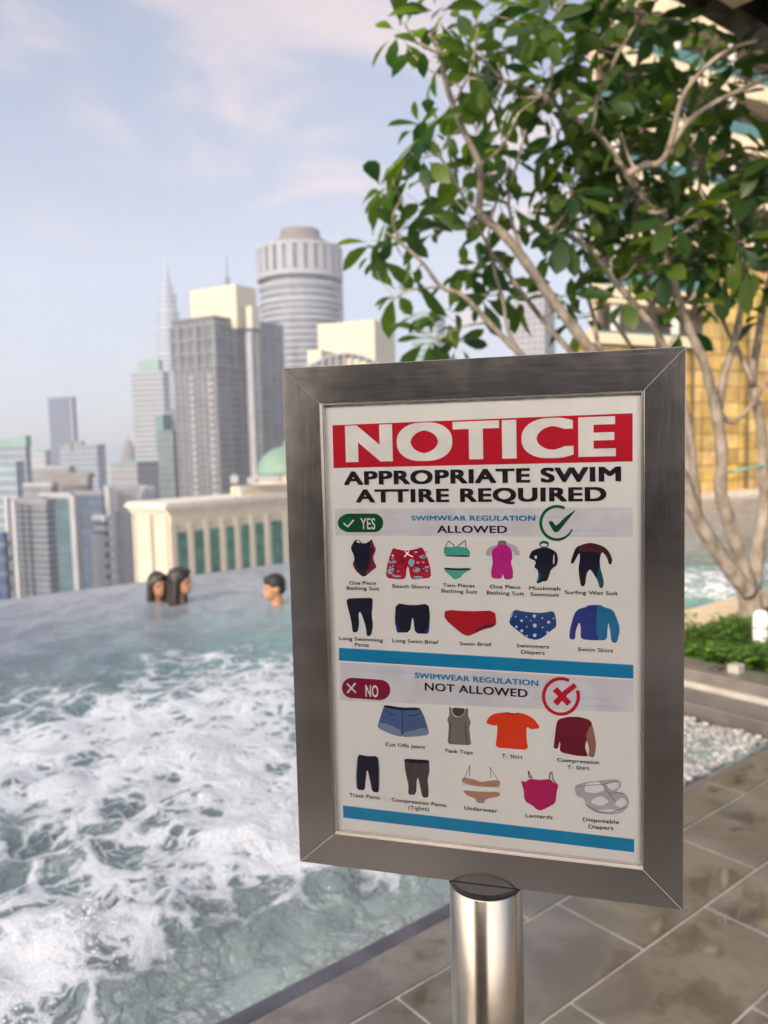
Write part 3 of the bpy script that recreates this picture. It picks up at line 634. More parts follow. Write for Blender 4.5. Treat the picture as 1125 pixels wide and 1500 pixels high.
m = MB(); m.uvbox(3.57, 3.80, 1.0, 2.66, -.4, .05); m.build('ledge', M_KERB, t, bevel=.006)
m = MB(); m.uvbox(3.803, 3.84, 1.0, 2.66, -.4, .075); m.build('edge_strip', mat('pale_strip', (.45, .41, .36), .5), t, bevel=.004)
m = MB(); m.uvbox(3.843, 4.06, 1.0, 2.66, -.4, .13); m.build('ledge', M_KERB, t, bevel=.006)
m = MB(); m.uvbox(4.06, 9, 1.0, 2.66, -.4, .09); m.build('soil', mat('soil', (.05, .04, .03), .9, bump=.6, scale=20), t)
m = MB(); m.uvbox(3.0, 9.2, 2.664, 2.98, -1.4, .16); m.build('coping', mat('beige_coping', (.66, .52, .34), .6, var=.08, scale=4), t, bevel=.006)

def leaf(m, base, d, nrm, L, Wd, curl, fold, tint):
    d = d.normalized(); side = d.cross(nrm).normalized(); nrm = side.cross(d).normalized()
    prof = [(.0, .08), (.12, .12), (.34, .62), (.62, 1.0), (.84, .78), (1.0, .05)]
    b = len(m.v)
    for f, w in prof:
        c = base + d*(L*f) - nrm*(curl*L*f*f); hw = Wd*w/2
        m.v += [tuple(c-side*hw+nrm*hw*fold), tuple(c), tuple(c+side*hw+nrm*hw*fold)]
    m.col = tint
    for i in range(len(prof)-1):
        for j in range(2): a = b+i*3+j; m.face([a, a+1, a+4, a+3])
def leaf_mat(name, c1, c2, trans):
    m = bpy.data.materials.new(name); m.use_nodes = True; t = m.node_tree; b = t.nodes['Principled BSDF']; out = t.nodes['Material Output']
    a = t.nodes.new('ShaderNodeAttribute'); a.attribute_name = 'tint'
    mix = t.nodes.new('ShaderNodeMix'); mix.data_type = 'RGBA'; sp = t.nodes.new('ShaderNodeSeparateColor'); t.links.new(a.outputs['Color'], sp.inputs[0])
    t.links.new(sp.outputs[0], mix.inputs[0]); mix.inputs[6].default_value = (*c1, 1); mix.inputs[7].default_value = (*c2, 1)
    t.links.new(mix.outputs[2], b.inputs['Base Color']); b.inputs['Roughness'].default_value = .42; b.inputs['Specular IOR Level'].default_value = .35
    tr = t.nodes.new('ShaderNodeBsdfTranslucent'); tm = t.nodes.new('ShaderNodeMix'); tm.data_type = 'RGBA'; tm.blend_type = 'MULTIPLY'; tm.inputs[0].default_value = 1
    t.links.new(mix.outputs[2], tm.inputs[6]); tm.inputs[7].default_value = (2.3, 2.4, .7, 1); t.links.new(tm.outputs[2], tr.inputs[0])
    ms = t.nodes.new('ShaderNodeMixShader'); ms.inputs[0].default_value = trans; t.links.new(b.outputs[0], ms.inputs[1]); t.links.new(tr.outputs[0], ms.inputs[2]); t.links.new(ms.outputs[0], out.inputs[0])
    return m
M_LEAF = leaf_mat('tree_leaf', (.011, .040, .020), (.095, .145, .014), .46)
M_GC = leaf_mat('ground_leaf', (.03, .10, .015), (.13, .24, .03), .3)
M_BARK = mat('tree_bark', (.15, .12, .095), .85, col2=(.34, .29, .245), scale=16, stretch=(1, 1, .5), bump=.5)

TB = on_z(1100, 925, .09); TY = TB.y
t = thing('tree', TB, 'many stemmed broad leaved tree growing from the planter behind sign', 'tree')
BR = [   # traced stems: (pixel points from the fork to the tip), depth change along it, base and tip radius in metres
 ([(1104, 940), (1101, 900), (1097, 864)], 0, .088, .072),
 ([(1097, 866), (1080, 848), (1050, 806), (1022, 759), (1004, 715), (985, 670), (950, 610), (905, 560), (858, 503), (813, 444), (768, 381), (737, 343), (705, 316), (702, 302), (702, 243), (674, 180), (653, 121), (646, 80), (629, 50)], -.9, .066, .010),
 ([(1099, 866), (1090, 834), (1064, 750), (1055, 717), (1057, 661), (1050, 610), (1045, 586), (1031, 530), (1008, 479), (985, 410), (956, 312), (918, 256), (880, 201), (831, 166), (782, 135), (737, 118)], -.3, .060, .012),
 ([(1104, 862), (1112, 790), (1120, 726), (1116, 633), (1103, 563), (1110, 500), (1122, 430), (1140, 380)], .5, .056, .02),
 ([(1053, 600), (1062, 545), (1078, 493), (1089, 423), (1086, 400), (1084, 357), (1077, 326), (1084, 288), (1067, 260), (1039, 246)], .1, .032, .012),
 ([(1010, 726), (1004, 650), (985, 570), (966, 506), (952, 433), (935, 364), (926, 300), (908, 190), (904, 149), (921, 128), (932, 100), (940, 60)], .1, .034, .010),
 ([(1022, 759), (1008, 620), (970, 502), (904, 416), (852, 357), (800, 333), (770, 345), (745, 330)], -.5, .034, .010),
 ([(985, 670), (925, 580), (880, 513), (869, 461), (852, 409), (842, 374), (838, 330)], -.2, .024, .008),
 ([(1004, 700), (960, 580), (925, 509), (883, 447), (859, 409), (830, 370)], .2, .026, .008),
 ([(985, 670), (890, 575), (834, 513), (792, 465), (743, 399), (719, 368), (700, 330)], -.5, .028, .008),
 ([(950, 610), (830, 570), (761, 517), (716, 472), (678, 433), (646, 420), (619, 385), (584, 354), (565, 340)], -1.1, .026, .007),
 ([(905, 560), (790, 540), (747, 492), (737, 440), (723, 392), (716, 340), (735, 270)], -.6, .020, .007),
 ([(918, 256), (945, 242), (966, 239), (987, 208), (1008, 180), (1043, 152), (1125, 114), (1160, 100)], -.5, .026, .012),
 ([(980, 218), (989, 185), (994, 159), (1008, 128), (1043, 90), (1077, 69), (1110, 60)], -.6, .020, .010),
 ([(705, 316), (680, 290), (655, 245), (640, 225)], -1.0, .012, .006),
 ([(860, 185), (885, 120), (911, 69), (932, 35), (966, -5)], -.4, .018, .008),
 ([(1045, 586), (1075, 620), (1125, 560)], .3, .020, .012), ([(1008, 479), (1030, 400), (1020, 320), (1035, 200)], .4, .024, .010),
 ([(1103, 563), (1085, 520), (1060, 470), (1050, 380)], .4, .026, .010), ([(852, 357), (838, 280), (850, 220)], -.3, .014, .007),
 ([(584, 354), (575, 318), (590, 290)], -1.1, .008, .005), ([(646, 420), (600, 425), (575, 440)], -1.1, .010, .005), ([(716, 472), (670, 480), (640, 500)], -1.0, .010, .005),
 ([(768, 381), (745, 300), (760, 230), (770, 190)], -.7, .014, .006), ([(702, 243), (735, 215), (760, 165)], -.8, .012, .006), ([(800, 152), (810, 90), (805, 40), (830, 0)], -.5, .014, .006),
 ([(665, 150), (690, 100), (700, 40)], -.8, .010, .005), ([(646, 80), (610, 60), (590, 30)], -.95, .010, .005),
]
m = MB(); nodes = []
def spline(P, k=3):
    out = []
    for i in range(len(P)-1):
        p0, p1, p2, p3 = P[max(i-1, 0)], P[i], P[i+1], P[min(i+2, len(P)-1)]
        for j in range(k):
            s = j/k; out.append(.5*((2*p1)+(p2-p0)*s+(2*p0-5*p1+4*p2-p3)*s*s+(3*p1-p0-3*p2+p3)*s**3))
    return out+[P[-1]]
mt = MB()
for bi, (pts, dy, r0, r1) in enumerate(BR):
    P = [];
    for x, y in pts:
        f = min(max((925-y)/880, 0), 1)                 # how far up the crown
        P.append(at(x, y, TY + dy*f*1.1 - .55*f))
    Q = spline(P, 4); n = len(Q); rad = [(r0+(r1-r0)*(i/(n-1))**.7)*(.86 if bi else 1) for i in range(n)]
    rad = [r*(1+.07*math.sin(i*1.9+bi)) for i, r in enumerate(rad)]
    (mt if bi == 0 else m).tube(Q, rad, 9 if r0 > .03 else 6); nodes += [(q, rad[i]) for i, q in enumerate(Q) if (at_y := 1) and rad[i] < .03]
z3 = [(340,60),(460,60),(300,130),(400,190),(620,90),(690,60),(860,50),(640,250),(720,190),(850,170),(900,130),(1060,130),(430,500),(500,440),(370,560),(390,680),(345,640),(280,760),(330,800),(230,800),(250,900),(290,960),(170,1010),(220,1070),(370,920),(440,950),(330,1140),(270,1160),(300,1230),(280,1270),(390,1290),(500,1340),(420,1430),(340,1440),(560,1460),(620,1010),(660,960),(520,1060),(600,300),(650,360),(700,470),(780,490),(600,570),(500,610),(600,790),(520,840),(720,580),(760,650),(880,650),(960,560),(860,740),(960,700),(880,850),(1000,790),(800,880),(1040,870),(960,980),(1040,1020),(660,1100),(880,1100),(590,1160),(800,1250),(1000,1250),(1050,1340),(920,300),(1020,250),(1000,420),(900,450),(1060,600),(780,380),(820,280),(560,230),(470,250),(700,720),(650,640),(560,700),(740,860),(820,1000),(720,1180),(640,1240),(450,1200),(940,380),(760,100),(540,20),(980,60),(800,20),(910,20),(1060,20)]
ros = [(480+x/2.884, y/2.884) for x, y in z3]
z4 = [(150,130),(90,200),(40,60),(240,150),(330,100),(450,60),(520,120),(300,230),(200,280),(120,350),(60,330),(380,300),(560,60),(450,200),(640,90),(660,190),(700,150),(560,330),(590,390),(480,430),(420,500),(380,560),(520,520),(230,430),(250,500),(330,620),(430,680),(550,680),(640,640),(640,500),(840,240),(820,420),(720,320),(760,540),(850,540),(700,700),(830,740),(900,740),(860,800),(930,780),(620,760),(560,820),(480,780),(400,720),(300,760),(220,720),(180,800),(200,620),(120,640),(60,560),(640,860),(700,920),(760,840),(560,920),(480,980),(420,1060),(340,980),(260,900),(160,900),(100,820),(40,760),(30,900),(90,980),(620,1010),(700,1080),(780,1010),(850,960),(910,900),(900,1020),(860,1120),(760,1160),(650,1170),(560,1120),(280,1080),(200,1060),(330,1180),(600,1250),(700,1270),(900,1200),(560,1390),(320,1260),(20,1060),(910,100),(880,300),(770,260),(920,1330),(240,560),(150,480),(420,830),(500,880),(360,850),(740,620),(900,620),(600,580),(760,440),(310,420),(340,30),(250,20),(600,960),(820,880),(930,860),(460,1160),(520,1050),(380,1120),(660,1080),(840,1040),(240,960),(150,720)]
ros += [(800+x/2.886, y/2.886) for x, y in z4]
ros += [(random.uniform(850, 1150), random.uniform(20, 420)) for _ in range(40)]
ml = MB()
leaf_n = 0
for (x, y) in ros:
    if random.random() < (.22 if x < 790 else .04): continue
    x += random.uniform(-5, 5); y += random.uniform(-5, 5); f = min(max((925-y)/880, 0), 1)
    side = min(max((1000-x)/420, -.4), 1)
    c = at(x, y, TY - .5*f - .75*side*f + random.uniform(-.45, .45))
    best = min(nodes, key=lambda q: (q[0]-c).length+.25*max(0, (q[0]-c).dot(Vector((-.3, 0, 1))))); b0 = best[0]
    dv = (c-b0); L = dv.length
    if L > .04:
        mid = b0.lerp(c, .55)+Vector((random.uniform(-.04, .04), random.uniform(-.04, .04), -.05*L)); m.tube(spline([b0, mid, c], 4), [min(best[1]*.7, .010)*(1-i/8*.6) for i in range(9)], 5)
    ax = (dv.normalized() if L > .04 else Vector((0, 0, 1)))+Vector((-.15, -.1, .45)); ax.normalize()
    e1 = ax.orthogonal().normalized(); e2 = ax.cross(e1); n = random.randint(5, 8); ph = random.random()*6
    for i in range(n):
        a = ph+i*2.4; el = random.uniform(-.25, .75); d = (e1*math.cos(a)+e2*math.sin(a))*math.cos(el)+ax*math.sin(el); d.z -= random.uniform(0, .3)
        LL = random.triangular(.07, .25, .16); st = d*random.uniform(.02, .05)-ax*random.uniform(0, .05)
        nn = (ax+Vector((0, 0, .5))+Vector((random.uniform(-.5, .5), random.uniform(-.5, .5), 0))).normalized()
        k = random.betavariate(1.3, 2.0); leaf(ml, c+st, d, nn, LL, LL*random.uniform(.38, .52), random.uniform(.1, .5), random.uniform(.05, .35), (k, 0, 0, 1))
mt.build('trunk', M_BARK, t, smooth=True); m.build('branches', M_BARK, t, smooth=True); ml.build('crown', M_LEAF, t, smooth=True, colattr=True)
# ground cover
m = MB()
for _ in range(9000):
    u, v = 4.06+abs(random.gauss(0, .9)), random.uniform(1.2, 2.64)
    hgt = .06+.22*float(vnoise(np.array([u*5.]), np.array([v*5.]), 12)[0])*random.uniform(.5, 1)
    p = uv(u, v, .08+hgt*random.uniform(.35, 1)); a = random.random()*6.28; d = Vector((math.cos(a), math.sin(a), random.uniform(-.2, .8))); L = random.uniform(.022, .05)
    leaf(m, p, d, Vector((random.uniform(-.4, .4), random.uniform(-.4, .4), 1)), L, L*.65, .3, .2, (random.random(), 0, 0, 1))
tag(m.build('ground_cover', M_GC, smooth=True, colattr=True), 'bright green ground cover under the tree', 'ground cover', kind='stuff')
# landscape lamp and cable box
P = on_z(1114, 955, .12); t = thing('spotlight', P, 'white landscape spotlight at foot of the tree trunk', 'lamp')
M_WP = mat('white_paint', (.78, .77, .74), .4, var=.04)
m = MB(); m.lathe(P+Vector((0, 0, .06)), [(.034, 0), (.042, .015), (.044, .11), (.04, .155), (.03, .175), (.012, .18)], 20); m.build('housing', M_WP, t, smooth=True)
m = MB()
for i in range(10):
    a = -2.9+i*.27; q = P+Vector((.0435*math.cos(a), .0435*math.sin(a), .135)); m.box(q+Vector((-.002, -.002, 0)), (.004, 0, 0), (0, .004, 0), (0, 0, .022))
m.build('vents', M_DARK, t); m = MB(); m.tube([P, P+Vector((0, 0, .065))], .012, 8); m.build('spike', M_DARK, t)
P = on_z(1086, 985, .13); t = thing('cable_box', P, 'small pale cable box half hidden in the ground cover', 'box')
m = MB(); m.box(P+Vector((-.03, -.03, -.08)), D1*.075, D2*.06, (0, 0, .12)); m.build('housing', mat('cable_box_plastic', (.40, .38, .32), .6), t, bevel=.006)
m = MB(); m.box(P+Vector((-.12, .02, -.04)), D1*.08, D2*.05, (0, 0, .05)); m.build('bracket', M_DARK, t, bevel=.004)
m = MB(); m.tube([at(1057, 692, TY-.05), at(1075, 691, TY-.1), at(1095, 686, TY-.1), at(1122, 682, TY-.02)], .007, 6); tag(m.build('string', mat('teal_string', (.10, .40, .36), .7)), 'teal string tied between two tree stems', 'string')

# ------------------------------------------------------------------ the notice sign
YAW = -0.2811; SC = Vector((.08329, .75573, CAM_H-.17642)); EX = Vector((math.cos(YAW), math.sin(YAW), 0)); EN = Vector((math.sin(YAW), -math.cos(YAW), 0))   # EN faces the viewer
sign = thing('notice_sign', (SC.x, SC.y, 0), 'framed swimwear notice on a polished steel post at the pool deck', 'sign', rz=YAW)
def sp(px, py, back=0):
    r = ray(px, py); o = SC-EN*back; tt = (o-CAMP).dot(EN)/r.dot(EN); p = CAMP+r*tt-SC
    return p.dot(EX), p.z+SC.z
def steel(name, c, rough, st):
    m = bpy.data.materials.new(name); m.use_nodes = True; t = m.node_tree; b = t.nodes['Principled BSDF']; b.inputs['Metallic'].default_value = 1
    tc = t.nodes.new('ShaderNodeTexCoord')
    def nz(scale, stx, det=4):
        mp = t.nodes.new('ShaderNodeMapping'); mp.inputs['Scale'].default_value = stx; t.links.new(tc.outputs['Object'], mp.inputs[0])
        n = t.nodes.new('ShaderNodeTexNoise'); n.inputs['Scale'].default_value = scale; n.inputs['Detail'].default_value = det; n.inputs['Roughness'].default_value = .7; t.links.new(mp.outputs[0], n.inputs[0]); return n.outputs[0]
    br = nz(30, st); blot = nz(28, (1, 1, 1), 6); spk = nz(150, (1, 1, .45), 2)
    mix = t.nodes.new('ShaderNodeMix'); mix.data_type = 'RGBA'; t.links.new(SMOOTH(blot, .35, .7, nt=t), mix.inputs[0])
    mix.inputs[6].default_value = (*[x*.93 for x in c], 1); mix.inputs[7].default_value = (*c, 1)
    m2 = t.nodes.new('ShaderNodeMix'); m2.data_type = 'RGBA'; m2.blend_type = 'MULTIPLY'; t.links.new(SMOOTH(spk, .735, .77, nt=t), m2.inputs[0])
    t.links.new(mix.outputs[2], m2.inputs[6]); m2.inputs[7].default_value = (.55, .5, .45, 1); t.links.new(m2.outputs[2], b.inputs['Base Color'])
    t.links.new(M1('ADD', M1('MULTIPLY', br, .10, nt=t), M1('MULTIPLY_ADD', blot, .12, rough-.1, nt=t), nt=t), b.inputs['Roughness'])
    bp = t.nodes.new('ShaderNodeBump'); bp.inputs['Strength'].default_value = .05; bp.inputs['Distance'].default_value = .0002; t.links.new(br, bp.inputs['Height']); t.links.new(bp.outputs[0], b.inputs['Normal'])
    return m
M_SSH = steel('brushed_steel_rail', (.31, .295, .29), .17, (.6, 1, 14)); M_SSV = steel('brushed_steel_upright', (.31, .295, .29), .17, (14, 1, .6)); M_POST = steel('polished_steel_post', (.42, .375, .315), .20, (20, 20, .3))
OUT = [sp(413, 540), sp(1005, 507), sp(1000, 1333), sp(440, 1262)]; INN = [sp(470, 591), sp(943, 570), sp(943, 1276), sp(487, 1220)]
ox0 = (OUT[0][0]+OUT[3][0])/2; ox1 = (OUT[1][0]+OUT[2][0])/2; oz1 = (OUT[0][1]+OUT[1][1])/2; oz0 = (OUT[2][1]+OUT[3][1])/2
ix0 = (INN[0][0]+INN[3][0])/2; ix1 = (INN[1][0]+INN[2][0])/2; iz1 = (INN[0][1]+INN[1][1])/2; iz0 = (INN[2][1]+INN[3][1])/2
DEP = .024; g = .00012
def rail(name, a, b, c, d, mm):      # outer a,b ; inner d,c (mitred), front at local y = 0
    m = MB(); m.hexa([(*a[:1], DEP, a[1]), (b[0], DEP, b[1]), (c[0], DEP, c[1]), (d[0], DEP, d[1]), (a[0], 0, a[1]), (b[0], 0, b[1]), (c[0], 0, c[1]), (d[0], 0, d[1])])
    o = m.build(name, mm, sign, local=True, bevel=.0004); return o
rail('frame_rail', (ox0+g, oz1), (ox1-g, oz1), (ix1-g, iz1), (ix0+g, iz1), M_SSH); rail('frame_rail', (ox1-g, oz0), (ox0+g, oz0), (ix0+g, iz0), (ix1-g, iz0), M_SSH)
rail('frame_upright', (ox0, oz0+g), (ox0, oz1-g), (ix0, iz1-g), (ix0, iz0+g), M_SSV); rail('frame_upright', (ox1, oz1-g), (ox1, oz0+g), (ix1, iz0+g), (ix1, iz1-g), M_SSV)
print('sign opening', ix1-ix0, iz1-iz0, 'outer', ox1-ox0, oz1-oz0, 'rails', ix0-ox0, ox1-ix1, oz1-iz1, iz0-oz0)
m = MB(); lw = .0022
for (x0, x1, z0, z1) in ((ix0, ix0+lw, iz0, iz1), (ix1-lw, ix1, iz0, iz1), (ix0+lw, ix1-lw, iz1-lw, iz1), (ix0+lw, ix1-lw, iz0, iz0+lw)): m.box((x0, .0035, z0), (x1-x0, 0, 0), (0, .004, 0), (0, 0, z1-z0))
m.build('inner_lip', mat('lip_steel', (.62, .58, .54), .22, 1), sign, local=True)
m = MB(); m.box((ox0+.004, .0185, oz0+.004), (ox1-ox0-.008, 0, 0), (0, .004, 0), (0, 0, oz1-oz0-.008)); m.build('back_panel', mat('back_panel', (.3, .29, .28), .5), sign, local=True)
BK = .0085                                                   # the poster's depth behind the frame face
M_PAPER = mat('poster_paper', (.80, .775, .755), .42, var=.025, scale=9, stretch=(3, 1, .6), coat=.0)
m = MB(); px0 = sp(474, 640, BK)[0]; pz1 = sp(700, 589, BK)[1]; pz0 = iz0-.002
m.box((px0, BK, pz0), (ix1-px0+.001, 0, 0), (0, .0012, 0), (0, 0, pz1-pz0)); poster = m.build('poster', M_PAPER, sign, local=True)
m = MB(); m.box((ix0-.001, BK+.0016, iz0-.001), (ix1-ix0+.002, 0, 0), (0, .002, 0), (0, 0, iz1-iz0+.002)); m.build('backing_sheet', mat('backing_sheet', (.62, .63, .63), .25, var=.3, scale=60, stretch=(1, 1, 3)), sign, local=True)
# printed things lie 0.1 mm in front of the paper, in layers
_pm = {}
def ink(c, rough=.42):
    k = tuple(round(x, 3) for x in c)+(rough,)
    if k not in _pm: _pm[k] = mat('ink_%d' % len(_pm), c, rough, var=.07, scale=40, spec=.15)
    return _pm[k]
def srgb(r, g, b): return tuple(((x/255+.055)/1.055)**2.4 if x > 10 else x/255/12.92 for x in (r, g, b))
INKS = {'black': srgb(28, 22, 30), 'red': srgb(190, 8, 38), 'white': (.80, .77, .75), 'blue': srgb(0, 128, 178), 'green': srgb(0, 92, 42), 'dgreen': srgb(0, 74, 34), 'navy': srgb(18, 20, 42), 'maroon': srgb(120, 22, 52),
        'teal': srgb(70, 165, 150), 'pink': srgb(190, 30, 132), 'orange': srgb(226, 58, 16), 'dkred': srgb(178, 14, 34), 'wine': srgb(110, 16, 42), 'grey': srgb(118, 110, 104), 'dgrey': srgb(72, 64, 64), 'lgrey': srgb(178, 172, 178),
        'denim': srgb(72, 96, 140), 'denim2': srgb(120, 134, 164), 'tan': srgb(176, 132, 112), 'tan2': srgb(146, 104, 88), 'mag': srgb(178, 24, 92), 'royal': srgb(26, 48, 130), 'azure': srgb(14, 108, 160), 'sky': srgb(150, 178, 205),
        'stars': srgb(16, 62, 126), 'brown': srgb(70, 28, 40), 'petrol': srgb(8, 82, 96), 'band': srgb(211, 208, 215), 'band2': srgb(198, 203, 217), 'pale': srgb(226, 222, 224), 'nored': srgb(130, 10, 50), 'xred': srgb(188, 12, 44)}
Z3f = lambda x, y: (480+x/4.6875, 730+y/4.6875)
Z4f = lambda x, y: (690+x/4.5, 730+y/4.5)
Z5f = lambda x, y: (480+x/4.6875, 950+y/4.6875)
Z6f = lambda x, y: (690+x/4.1667, 970+y/4.1667)
PXf = lambda x, y: (x, y)
def smoothpoly(P, it=1):
    for _ in range(it):
        Q = []
        for i in range(len(P)):
            a, b = P[i], P[(i+1) % len(P)]; Q += [(a[0]*.8+b[0]*.2, a[1]*.8+b[1]*.2), (a[0]*.2+b[0]*.8, a[1]*.2+b[1]*.8)]
        P = Q
    return P
class Art:
    def __init__(s): s.mb = MB(); s.mats = []; s.z = 1
    def ink(s, c):
        mm = ink(INKS[c])
        if mm not in s.mats: s.mats.append(mm)
        s.mb.mi = s.mats.index(mm)
    def local(s, P, c, lay=None):
        s.ink(c); s.z += 1; y = BK-.00006*(lay if lay is not None else s.z); P = list(P)
        ar = sum(P[i][0]*P[(i+1) % len(P)][1]-P[(i+1) % len(P)][0]*P[i][1] for i in range(len(P)))
        if ar < 0: P = P[::-1]
        from mathutils.geometry import tessellate_polygon
        tri = tessellate_polygon([[Vector((a, b, 0)) for a, b in P]]); b0 = len(s.mb.v); s.mb.v += [(a, y, b) for a, b in P]
        for q in tri:
            v = [P[i] for i in q]; c2 = (v[1][0]-v[0][0])*(v[2][1]-v[0][1])-(v[2][0]-v[0][0])*(v[1][1]-v[0][1]); q = q if c2 > 0 else q[::-1]
            s.mb.face([b0+i for i in q])
    def poly(s, pts, c, f=PXf, sm=1, lay=None): s.local([sp(*f(*p), BK) for p in smoothpoly(pts, sm)], c, lay)
    def line(s, pts, w, c, f=PXf, lay=None):
        P = [sp(*f(*p), BK) for p in pts]; s.lline(P, w, c, lay)
    def lline(s, P, w, c, lay=None):
        n = len(P); Lf, Rt = [], []
        for i in range(n):
            a, b = P[max(i-1, 0)], P[min(i+1, n-1)]; dx, dy = b[0]-a[0], b[1]-a[1]; l = math.hypot(dx, dy) or 1; ww = w[i] if hasattr(w, '__len__') else w
            Lf.append((P[i][0]-dy/l*ww/2, P[i][1]+dx/l*ww/2)); Rt.append((P[i][0]+dy/l*ww/2, P[i][1]-dx/l*ww/2))
        s.local(Lf+Rt[::-1], c, lay)
    def build(s, name, label=None):
        o = s.mb.build(name, s.mats, poster, local=True)
        if label: o['label'] = label
        return o
def text(name, lines, col, bold=0.0, lay=12, capr=.682, dup=0):
    """lines: (string, left px, left baseline px, right px, right baseline px, cap height px)"""
    V, Fc = [], []
    for body, xl, yl, xr, yr, cap in lines:
        cu = bpy.data.curves.new('lettering', 'FONT'); cu.body = body; cu.size = 1; cu.space_character = 1+1.3*dup; cu.offset = 0; cu.resolution_u = 8 if dup > .06 else 4; cu.fill_mode = 'FRONT'
        ob = bpy.data.objects.new('lettering', cu); COL.objects.link(ob)
        dg = bpy.context.evaluated_depsgraph_get(); me = bpy.data.meshes.new_from_object(ob.evaluated_get(dg))
        xs = [v.co.x for v in me.vertices]; x0, x1 = min(xs), max(xs)
        a, b = sp(xl, yl, BK), sp(xr, yr, BK); xm, ym = (xl+xr)/2, (yl+yr)/2; ch = sp(xm, ym-cap, BK)[1]-sp(xm, ym, BK)[1]; base = len(V)
        offs = [(0, 0)] if not dup else [(q*dup*(x1-x0)/len(body), r*dup*.35) for q in (-1, -.5, 0, .5, 1) for r in (-1, 1)]
        for ki, (ex, ey) in enumerate(offs):
            base = len(V)
            for v in me.vertices:
                f = (v.co.x+ex-x0+dup)/(x1-x0+2*dup); V.append((a[0]+(b[0]-a[0])*f, BK-.00006*lay-.00002*ki, a[1]+(b[1]-a[1])*f+(v.co.y+ey+dup*.35)*ch/(capr+dup*.7)))
            for p in me.polygons: Fc.append([base+i for i in p.vertices])
        bpy.data.objects.remove(ob); bpy.data.curves.remove(cu); bpy.data.meshes.remove(me)
    m = MB(); m.v = V
    for f in Fc: m.face(f)
    return m.build(name, ink(INKS[col]), poster, local=True)
# header
A = Art(); A.poly([(487, 623), (926.7, 605.2), (926.7, 676), (488.5, 685.7)], 'red', sm=0); A.build('header_band', 'red band across the top of the poster')
text('headline_lettering', [('NOTICE', 504.4, 677.2, 905.4, 668, 56)], 'white', dup=.085)
text('subheading_lettering', [('APPROPRIATE SWIM', 503, 710.5, 911, 704.8, 20.7), ('ATTIRE REQUIRED', 520.5, 736.2, 889.5, 734, 20)], 'black', dup=.07)
A = Art(); A.poly([(490.5, 745), (926.7, 743.2), (926.7, 787), (491.5, 784.5)], 'band', sm=0)
for x0, x1, y, h in ((520, 700, 751, 4), (700, 860, 757, 6), (590, 800, 773, 5), (780, 920, 777, 5), (500, 620, 778, 3)): A.poly([(x0, y), ((x0+x1)/2, y-h/2), (x1, y+1), ((x0+x1)/2, y+h/2)], 'band2', sm=2, lay=2+A.z*.3)
A.build('sky_band')
A = Art(); A.poly([(498, 970), (928, 997), (928, 1044), (498, 1026)], 'band', sm=0)
for x0, x1, y, h in ((520, 640, 984, 5), (600, 800, 1008, 6), (760, 920, 1022, 7), (840, 925, 1034, 6)): A.poly([(x0, y), ((x0+x1)/2, y-h/2), (x1, y+4), ((x0+x1)/2, y+h/2)], 'band2', sm=2, lay=2+A.z*.3)
A.build('sky_band')
def pill(x0, x1, y0, y1, c, tilt=0):
    r = (y1-y0)/2; P = []
    for i in range(13): a = math.pi/2+math.pi*i/12; P.append((x0+r+r*math.cos(a), y0+r-r*math.sin(a)))
    for i in range(13): a = -math.pi/2+math.pi*i/12; P.append((x1-r+r*math.cos(a), y0+r-r*math.sin(a)+tilt))
    return P
A = Art(); A.poly(pill(497.3, 561.6, 752.3, 779.6, 'green'), 'dgreen', sm=0, lay=6); A.poly([(506+11*math.cos(i*.3), 766+11.5*math.sin(i*.3)) for i in range(21)], 'green', sm=0, lay=7)
A.line([(503.5, 766), (509.5, 771.5), (518.5, 761.5)], .0016, 'pale', lay=9); A.build('yes_badge', 'green rounded badge reading YES')
text('badge_lettering', [('YES', 528.5, 774.8, 550.5, 775.2, 16)], 'pale', dup=.03)
A = Art(); A.poly(pill(501, 572, 992.5, 1022.5, 'nored', 3), 'nored', sm=0, lay=6); A.poly([(515+12*math.cos(i*.3), 1008+13.5*math.sin(i*.3)) for i in range(21)], 'maroon', sm=0, lay=7)
A.line([(508.5, 1001), (521.5, 1014.5)], .0016, 'pale', lay=9); A.line([(521, 1000.5), (509, 1014.5)], .0016, 'pale', lay=10); A.build('no_badge', 'dark red rounded badge reading NO')
text('badge_lettering', [('NO', 535.8, 1020, 554.8, 1021, 17)], 'pale', dup=.03)
text('regulation_lettering', [('SWIMWEAR REGULATION', 602.5, 762.3, 784.5, 762.8, 7.4), ('SWIMWEAR REGULATION', 607.6, 992.8, 789, 1004.6, 8.0)], 'blue', dup=.05)
text('ruling_lettering', [('ALLOWED', 640.4, 780.2, 743.2, 780.8, 10.6), ('NOT ALLOWED', 622.3, 1010.8, 773.3, 1021.3, 11.5)], 'black', dup=.035)
# tick and cross rings
A = Art(); cx, cy = 816, 766
pts = [(cx+24.3*math.cos(a)*.98, cy-24.3*math.sin(a)) for a in [R(62+i*(358-82)/40) for i in range(41)]]
A.line(pts, [.0028 if i < 32 else .0028-.0018*(i-32)/9 for i in range(41)], 'green', lay=8)
A.poly([(803.5, 765), (806, 762.5), (810, 764), (814.5, 771), (828, 757), (845.5, 745), (833, 760), (819, 778), (814, 780), (810, 777)], 'dgreen', sm=1, lay=10); A.build('tick_mark', 'green ring with a tick')
A = Art(); cx, cy = Z6f(549, 208); pts = [(cx+25.5*math.cos(a), cy-26*math.sin(a)) for a in [R(62+i*318/40) for i in range(41)]]
A.line(pts, .0032, 'xred', lay=8); A.line([(813, 1009), (834, 1031)], .0058, 'xred', lay=9); A.line([(813.5, 1030.5), (829, 1014), (843, 1003)], [.0058, .005, .0045], 'xred', lay=10); A.build('cross_mark', 'red ring with a cross')
